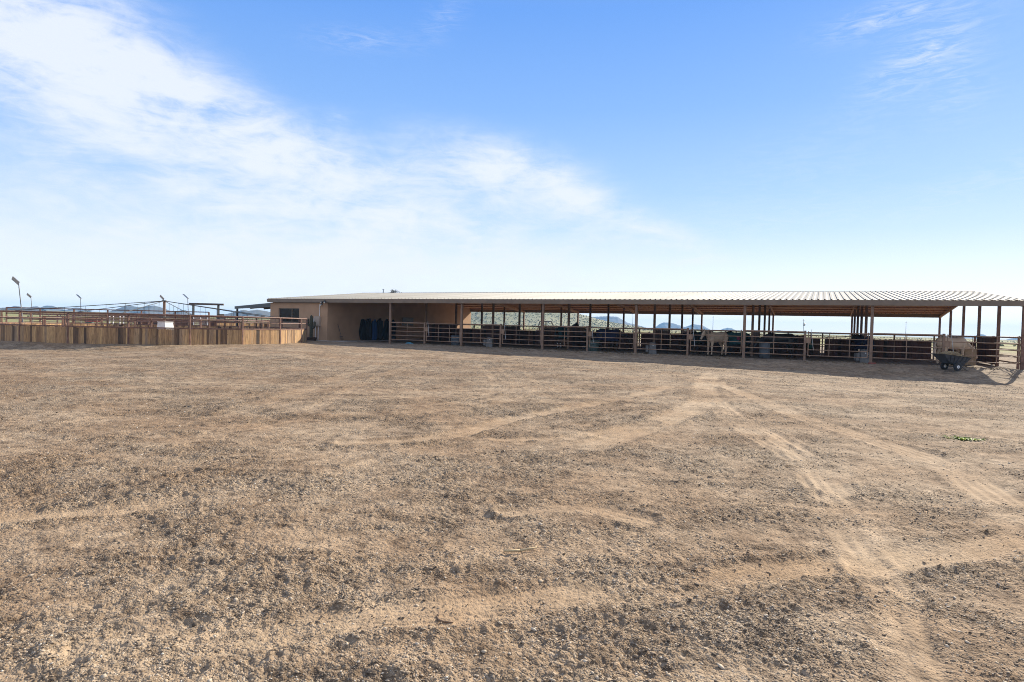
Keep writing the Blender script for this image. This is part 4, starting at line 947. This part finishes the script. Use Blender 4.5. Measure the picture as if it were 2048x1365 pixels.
for a, b in (((0,0,.2),(1.25,.04,.26)),((0,0,1.66),(1.25,.04,1.72)),((0,0,.26),(.05,.04,1.66)),((1.2,0,.26),(1.25,.04,1.66)),((.6,0,.26),(.64,.04,1.66))): MB().box(a, b).build('frame', MT['white_metal'], t)
mb = MB()
for k in range(22): mb.box((.06+.052*k,.015,.26),(.066+.052*k,.021,1.66))
for k in range(24): mb.box((.05,.023,.30+.056*k),(1.2,.027,.306+.056*k))
mb.build('mesh', MT['galv'], t)
for k, (x, y, lab) in enumerate(((-52.2,-.6,'white upright pipe rack left of the brown panels, first'), (-51.3,-.15,'white upright pipe rack left of the brown panels, second'))):
    t = thing('white_pipe_stall', lab, 'pipe rack', (x, y, 0), .46, 'white pipe racks')
    for q in (0, .36): MB().bar((q,0,-.1),(q,0,1.75),.07,.07).build('upright', MT['white_metal'], t)
    MB().bar((0,0,1.45),(.36,0,1.45),.05,.05).build('crossbar', MT['white_metal'], t)
drum((-53.9,-1.5,0), .35, .95, MT['teal_plastic'], 'trash_barrel', 'teal and white barrel under the red board beyond the pen', 'barrel')
t = thing('red_board', 'red painted board propped across the far corral fence', 'board', (-55.9,-.3,1.05), .5)
MB().box((-.6,-.04,-.1),(.9,.04,.12)).build('plank', MT['redoxide'], t)
t = thing('corral_wall', 'dark brown boarded corral panels behind the white racks', 'corral wall', (-50,.8,0), math.atan2(.45,.89))
boards(MB(), (0,0), (5.4,0), .2, 1.45, rnd=RB).build('board_panel', MT['stallboard'], t); boards(MB(), (6.3,0), (9.5,.0), .2, 1.3, rnd=RB).build('board_panel', MT['stallboard'], t)
for x in (-.1, 5.5, 6.2, 9.6): MB().bar((x,0,-.2),(x,0,1.75),.12,.12).build('post', MT['rustpipe'], t)
for k, (z, o_) in enumerate(((1.85, 0), (2.35, 1.2))):
    t = thing('corral_arch', ['dark pipe arch over a corral opening left of the lean-to post', 'dark pipe arch seen under the lean-to roof'][k], 'arch', ((-46, 16.5, 0), (-45, 22.5, 0))[k], .46, 'dark corral arches')
    for x in (0, 2.4): MB().bar((x,0,-.2),(x,0,3.0),.12,.12).build('post', MT['darkmetal'], t)
    MB().bar((-.15,0,3.05),(2.55,0,3.05),.12,.12).build('beam', MT['darkmetal'], t)

# solar lamp posts
def lamp(base, h, lean_px, tilt, face, label, sc_=1.0):
    t = thing('solar_lamp', label, 'lamp post', (base[0], base[1], -.1), 0, 'solar lamp posts around the walker')
    top = Vector(RH)*lean_px*h+Vector((0,0,h)); MB().tube((0,0,0), top, .038*sc_, .03*sc_).build('pole', MT['lamp_pole'], t)
    d = (-RH*math.cos(tilt)+Vector((0,0,1))*math.sin(tilt))
    nrm = (RH*math.sin(tilt)+Vector((0,0,1))*math.cos(tilt)); sd = d.cross(nrm)
    L_ = .62*sc_; w = .30*sc_; f = FH*0
    nrm2 = (nrm*math.cos(face)+sd*math.sin(face)); sd2 = (sd*math.cos(face)-nrm*math.sin(face))
    c0 = top-d*.03; vs = []
    for z in (-.02, .02):
        for x, y in ((0,-w/2),(L_,-w/2),(L_,w/2),(0,w/2)): vs.append(c0+d*x+sd2*y+nrm2*z)
    FB = [(0,3,2,1),(4,5,6,7),(0,1,5,4),(1,2,6,5),(2,3,7,6),(3,0,4,7)]
    hd = MB().add(vs, FB).build('lamp_head', MT['lamp_head'], t)
    vs2 = [v+nrm2*.0225+(c0+d*L_/2-v)*.06 for v in vs[:4]]+[v+nrm2*.006+(c0+d*L_/2-v)*.06 for v in vs[4:]]
    MB().add([vs[4+k]+nrm2*.002+(c0+d*L_/2-vs[4+k])*.08 for k in range(4)]+[vs[4+k]+nrm2*.012+(c0+d*L_/2-vs[4+k])*.08 for k in range(4)], FB).build('solar_panel', MT['solar'], hd)
lamp((-43.3,-11.9), 3.95, -.115, math.radians(40), 1.2, 'tall leaning solar lamp at the far left, nearest and largest', 1.05)
lamp((-58.9,-3.9), 3.35, -.09, math.radians(38), 1.2, 'leaning solar lamp just right of the largest lamp', .82)
lamp((-52.5,-3.0), 3.3, -.03, math.radians(42), .08, 'thin solar lamp seen edge-on between the left lamps and the walker column', .82)
lamp((-47.4,1.8), 3.45, -.03, math.radians(45), 1.1, 'solar lamp rising just above the walker column', .82)
lamp((-41.6,.3), 3.45, -.045, math.radians(42), .08, 'solar lamp just left of the dark gateway crossbeam', .95)

# utility vehicle, poles and trees far behind
uv = thing('utility_vehicle', 'dark roofed utility vehicle parked on the grass behind the barn', 'utility vehicle', (-21.9, 37.0, .15), math.atan2(RH.y, RH.x)); uv.scale = (1.1, 1.1, 1.12)
MB().add([(-1.35,-.7,.45),(1.35,-.7,.45),(1.35,.7,.45),(-1.35,.7,.45),(-1.3,-.68,.85),(1.1,-.66,.95),(1.1,.66,.95),(-1.3,.68,.85)], [(0,3,2,1),(4,5,6,7),(0,1,5,4),(1,2,6,5),(2,3,7,6),(3,0,4,7)]).build('body', simple('dark_vehicle_paint', (.05,.05,.055), .35), uv)
MB().add([(-.95,-.68,1.82),(.55,-.68,1.82),(.55,.68,1.82),(-.95,.68,1.82),(-.85,-.6,1.92),(.45,-.6,1.92),(.45,.6,1.92),(-.85,.6,1.92)], [(0,3,2,1),(4,5,6,7),(0,1,5,4),(1,2,6,5),(2,3,7,6),(3,0,4,7)]).build('roof', MT['black_plastic'], uv)
for s in (-1, 1):
    for a, b in (((-1.1,s*.64,.9),(-.9,s*.64,1.82)), ((-.15,s*.64,.9),(-.15,s*.64,1.82)), ((.95,s*.64,.95),(.5,s*.64,1.82))): MB().bar(a, b, .06, .06).build('roll_bar', MT['black_plastic'], uv)
    MB().box((-.6,s*.32-.25,.75),(-.1,s*.32+.25,.92)).box((-.68,s*.32-.25,.8),(-.58,s*.32+.25,1.4)).build('seat', MT['black_plastic'], uv)
    for x in (-.9, .9):
        wo = MB().lathe((x, s*.68, .33), [(.18,-.12),(.31,-.12),(.33,0),(.31,.12),(.18,.12)], 20, 'Y').build('wheel', MT['rubber'], uv, True)
        MB().lathe((x, s*.68, .33), [(.02,-.09),(.17,-.08),(.17,.08),(.02,.09)], 14, 'Y').build('rim', MT['galv'], wo)
for (x, y, h, lab) in ((-61.3,218.7,8.2,'slim utility pole beside the long blue mesa'), (-24.6,192.4,7.0,'slim utility pole above the tan horse'), (4.9,184.9,6.4,'utility pole with a small transformer above the right pipe panels'), (38.5,235.4,7.4,'slim utility pole under the right end of the roof')):
    t = thing('utility_pole', lab, 'utility pole', (x, y, g(x, y)-.3), 0, 'utility poles on the plain')
    MB().tube((0,0,0),(0,0,h),.08,.05).build('pole', MT['darkmetal'], t); MB().bar((-.3,0,h-.4),(.3,0,h-.4),.05,.05).build('crossarm', MT['darkmetal'], t)
    if '.transformer' in lab or 'transformer' in lab: MB().lathe((.3,-.2,h-2.2), [(.2,0),(.25,.1),(.25,.8),(.1,.9)], 12).build('transformer', MT['galv'], t)
def leafy(name, label, cat, base, h, crown, nleaf, leaf, mat, trunk=True, seed=1):
    t = thing(name, label, cat, base); r = np.random.default_rng(seed)
    if trunk:
        mb = MB(); mb.path([(0,0,-.2),(.05,0,h*.3),(-.05,.1,h*.55)], [.22,.17,.12])
        for k in range(7):
            a = k*.9; mb.path([(0,0,h*.3+.1*k), (crown*.45*math.cos(a), crown*.45*math.sin(a), h*.6+.1*k), (crown*.8*math.cos(a), crown*.8*math.sin(a), h*.8)], [.10,.06,.02], 6)
        mb.build('trunk', simple('bark', (.09,.07,.05), .9), t)
    cs = r.normal(0, 1, (26, 3)); cs /= np.linalg.norm(cs, axis=1)[:, None]; cs = cs*np.array([crown*.8, crown*.8, h*.24])*r.uniform(.3, 1, (26, 1))+[0, 0, h*.72]
    c = cs[r.integers(0, 26, nleaf)]+r.normal(0, 1, (nleaf, 3))*crown*.17
    d1 = r.normal(0, 1, (nleaf, 3)); d1 /= np.linalg.norm(d1, axis=1)[:, None]; d2 = np.cross(d1, r.normal(0, 1, (nleaf, 3))); d2 /= np.linalg.norm(d2, axis=1)[:, None]
    s = leaf*r.uniform(.6, 1.3, (nleaf, 1)); co = np.stack([c-d1*s-d2*s*.5, c+d1*s-d2*s*.3, c+d1*s+d2*s*.5, c-d1*s+d2*s*.3], 1).reshape(-1, 3)
    me = raw_mesh('crown', co, np.arange(nleaf*4).reshape(-1, 4), mat); o = bpy.data.objects.new('crown', me); COL.objects.link(o); o.parent = t
leafy('shade_tree', 'dark round tree crown just showing above the barn ridge', 'tree', (-61.8, 56.9, 0), 8.0, 1.9, 7500, .10, MT['tree_leaf'], True, 3)
# weed tuft and sticks on the yard
wz = g(12.3,-23.6)
wd = MB(); rw = random.Random(9)
for k in range(150):
    a = rw.uniform(0, 2*PI); q = rw.uniform(0, .26)*rw.uniform(.3, 1); x, y = q*math.cos(a)*1.35, q*math.sin(a)*.5; h = rw.uniform(.01, .05); b = a+rw.uniform(-.8,.8); l = rw.uniform(.04,.10); w = .016
    p0_ = Vector((x, y, .0)); p1_ = p0_+Vector((math.cos(b)*l*.6, math.sin(b)*l*.6, h)); p2_ = p0_+Vector((math.cos(b)*l*1.2, math.sin(b)*l*1.2, h*.7)); sd = Vector((-math.sin(b), math.cos(b), 0))*w
    wd.add([p0_-sd*.3, p0_+sd*.3, p1_+sd, p1_-sd, p2_], [(0,1,2,3), (3,2,4)])
o = wd.build('weed', MT['leaf'], None, False, (12.2,-23.9,wz+.01)); tag(o, 'small bright green weed patch on the gravel at the right', 'weed')
o = MB().path([(-.11,-.06,.03),(.0,.0,.035),(.10,.09,.05)], [.009,.010,.006], 7).build('stick', MT['straw'], None, True, (8.0,-32.36,g(8,-32.36)+.01)); tag(o, 'straight pale straw stick lying on the gravel in the foreground', 'stick')
o = MB().path([(-.05,.04,.014),(-.04,.0,.010),(-.01,-.03,.010),(.04,-.035,.012),(.08,-.01,.010)], [.007,.007,.007,.006,.004], 7).build('curled_strap', simple('leather_strap', (.16,.10,.06), .8), None, True, (8.05,-33.5,g(8,-33.5)+.005)); tag(o, 'curled brown strap lying on the gravel in the foreground', 'strap')

# ================================================================== SKY, SUN, HAZE, CAMERA
wd_ = bpy.data.worlds.new('World'); sc.world = wd_; wd_.use_nodes = True; nt = wd_.node_tree
bg = nt.nodes['Background']; bg.inputs['Strength'].default_value = .0735
sky = nd(nt, 'ShaderNodeTexSky', sky_type='NISHITA'); sky.sun_disc = False; sky.sun_elevation = SUN_EL; sky.sun_rotation = SUN_AZ
sky.altitude = 600; sky.air_density = 1.0; sky.dust_density = .3; sky.ozone_density = 2.5
tc = nd(nt, 'ShaderNodeTexCoord'); dv = tc.outputs['Generated']
def dot(v):
    n = nd(nt, 'ShaderNodeVectorMath', operation='DOT_PRODUCT'); lk(nt, dv, n.inputs[0]); n.inputs[1].default_value = v; return n.outputs['Value']
az = mth(nt, 'MULTIPLY', mth(nt, 'ARCTAN2', dot(tuple(RH)), dot(tuple(FH))), 180/PI)
el = mth(nt, 'MULTIPLY', mth(nt, 'ARCSINE', dot((0,0,1))), 180/PI)
cv = nd(nt, 'ShaderNodeCombineXYZ'); lk(nt, az, cv.inputs[0]); lk(nt, el, cv.inputs[1])
mp = nd(nt, 'ShaderNodeMapping'); mp.inputs['Rotation'].default_value = (0, 0, math.radians(24)); mp.inputs['Scale'].default_value = (.085, .26, 1); lk(nt, cv.outputs[0], mp.inputs['Vector'])
n1 = noise(nt, mp.outputs[0], 1.0, 9, .6, .9)
mp2 = nd(nt, 'ShaderNodeMapping'); mp2.inputs['Scale'].default_value = (.2, .34, 1); mp2.inputs['Location'].default_value = (3.1, 5.2, 0); lk(nt, cv.outputs[0], mp2.inputs['Vector'])
n2 = noise(nt, mp2.outputs[0], 1.0, 9, .62, .7)
def blob(a, e, ra, re, rot, s):
    da = mth(nt, 'SUBTRACT', az, a); de = mth(nt, 'SUBTRACT', el, e); c_, s_ = math.cos(math.radians(rot)), math.sin(math.radians(rot))
    x = mth(nt, 'DIVIDE', mth(nt, 'ADD', mth(nt, 'MULTIPLY', da, c_), mth(nt, 'MULTIPLY', de, s_)), ra)
    y = mth(nt, 'DIVIDE', mth(nt, 'SUBTRACT', mth(nt, 'MULTIPLY', de, c_), mth(nt, 'MULTIPLY', da, s_)), re)
    q = mth(nt, 'ADD', mth(nt, 'MULTIPLY', x, x), mth(nt, 'MULTIPLY', y, y))
    return mth(nt, 'MULTIPLY', mth(nt, 'EXPONENT', mth(nt, 'MULTIPLY', q, -1.0)), s)
BL = [(-42,20.5,11.5,7.5,-20,.95), (-30,17.8,13,4.0,-24,.85), (-19,15.2,9,2.6,-16,.5), (-27,12,15,4.2,-14,.5), (-28,4.8,25,5.2,-2,.95), (-12,12,9,3,-15,.38), (-3,14.4,9,3.0,-12,.85), (6,11.4,8.5,3.0,-24,.75), (-4,8,11,3.2,-10,.6), (14.5,8.4,5,1.2,-18,.55), (16.8,6.2,2.6,.45,4,.6), (6,3.5,22,3,0,.5)]
WISP = [(31,23.8,4.2,1.0,6,.75), (33,20.6,4.0,1.7,28,.85), (35.5,18.3,2.2,2.0,60,.45), (-14.5,23.8,4.0,.9,5,.35), (-7,26,2.6,1.2,40,.3), (-16,17.6,1.2,.7,0,.35), (38,11.5,5,1.2,18,.30), (24,14,9,2.5,15,.16), (22,9,14,2.5,8,.22)]
tot = None
for b in BL:
    q = blob(*b); tot = q if tot is None else mth(nt, 'ADD', tot, q)
mp3 = nd(nt, 'ShaderNodeMapping'); mp3.inputs['Rotation'].default_value = (0, 0, math.radians(20)); mp3.inputs['Scale'].default_value = (.28, 1.0, 1); lk(nt, cv.outputs[0], mp3.inputs['Vector'])
n3_ = noise(nt, mp3.outputs[0], 1.0, 8, .62, 1.2)
mra = nd(nt, 'ShaderNodeMapRange', interpolation_type='SMOOTHSTEP'); mra.inputs['From Min'].default_value = 62; mra.inputs['From Max'].default_value = 115; mra.inputs['To Max'].default_value = .95; lk(nt, mth(nt, 'ABSOLUTE', az), mra.inputs['Value'])  # unseen white cloud cover behind the viewpoint, added to lift the fill light
tot = mth(nt, 'ADD', tot, mra.outputs[0])
nn = mth(nt, 'ADD', mth(nt, 'ADD', mth(nt, 'MULTIPLY', n1, .42), mth(nt, 'MULTIPLY', n2, .33)), mth(nt, 'MULTIPLY', n3_, .25))
nn = mth(nt, 'ADD', mth(nt, 'MULTIPLY', mth(nt, 'SUBTRACT', nn, .5), 1.5), .5)
tw = None
for b in WISP:
    q = blob(*b); tw = q if tw is None else mth(nt, 'ADD', tw, q)
mp4 = nd(nt, 'ShaderNodeMapping'); mp4.inputs['Rotation'].default_value = (0, 0, math.radians(-14)); mp4.inputs['Scale'].default_value = (.32, 1.7, 1); lk(nt, cv.outputs[0], mp4.inputs['Vector'])
n4 = noise(nt, mp4.outputs[0], 1.0, 9, .68, 1.6)
wsp = mth(nt, 'MULTIPLY', tw, mth(nt, 'MAXIMUM', mth(nt, 'MULTIPLY_ADD', n4, 4.2, -1.75), 0.0))
cl = mth(nt, 'MULTIPLY', tot, mth(nt, 'MULTIPLY_ADD', nn, 2.6, -.42), clamp=False)
mr = nd(nt, 'ShaderNodeMapRange', interpolation_type='SMOOTHSTEP'); mr.inputs['From Min'].default_value = .05; mr.inputs['From Max'].default_value = 1.35; mr.inputs['To Max'].default_value = .84; lk(nt, cl, mr.inputs['Value'])
cl = mth(nt, 'MINIMUM', mth(nt, 'ADD', mr.outputs[0], mth(nt, 'MULTIPLY', wsp, .55)), .92)
en = mth(nt, 'DIVIDE', mth(nt, 'MAXIMUM', el, 0.0), 60.0, clamp=True)
grad = ramp(nt, en, [(0, (10.4,10.2,9.7)), (.03, (8.9,8.95,9.0)), (.09, (6.8,7.4,8.2)), (.14, (4.8,6.15,7.95)), (.20, (3.4,5.15,7.95)), (.32, (2.0,3.9,7.8)), (.45, (1.2,3.05,7.5)), (.65, (2.0,3.3,6.6)), (1, (3.6,4.4,6.0))])  # top stops, out of view, whitened to neutralise the blue fill
skyc = mixc(nt, .82, sky.outputs[0], grad)
c2 = mixc(nt, cl, skyc, (7.0,7.25,7.95))
lk(nt, c2, bg.inputs['Color'])
sun = bpy.data.lights.new('sun', 'SUN'); sun.energy = 5.0; sun.angle = math.radians(.53); sun.color = (1, .90, .73)
so = bpy.data.objects.new('sun', sun); COL.objects.link(so); so.rotation_euler = SUN.to_track_quat('Z', 'Y').to_euler()
hzb = MB().box((-3400,-3400,-90),(3400,3400,56)).build('haze', [])
m = bpy.data.materials.new('haze_air'); m.use_nodes = True; nt = m.node_tree; nt.nodes.clear()
out = nd(nt, 'ShaderNodeOutputMaterial'); pv = nd(nt, 'ShaderNodeVolumePrincipled'); pv.inputs['Color'].default_value = (.30,.60,1,1); pv.inputs['Density'].default_value = 2.5e-4; pv.inputs['Anisotropy'].default_value = .0
lk(nt, pv.outputs[0], out.inputs['Volume']); hzb.data.materials.append(m); tag(hzb, kind='stuff')
cam = bpy.data.cameras.new('camera'); cam.sensor_width = 36; cam.lens = 1226.288/2048*36; cam.clip_start = .05; cam.clip_end = 20000
co_ = bpy.data.objects.new('camera', cam); COL.objects.link(co_)
co_.matrix_world = Matrix(((RIGHT.x, UP.x, -FWD.x, CAM.x), (RIGHT.y, UP.y, -FWD.y, CAM.y), (RIGHT.z, UP.z, -FWD.z, CAM.z), (0,0,0,1)))
sc.camera = co_
vs = sc.view_settings; vs.view_transform = 'Standard'; vs.look = 'None'; vs.exposure = .9; vs.gamma = 1.0
sc.cycles.max_bounces = 6; sc.cycles.volume_bounces = 0; sc.cycles.use_denoising = True; sc.cycles.denoising_prefilter = 'NONE'; sc.cycles.filter_width = 1.0
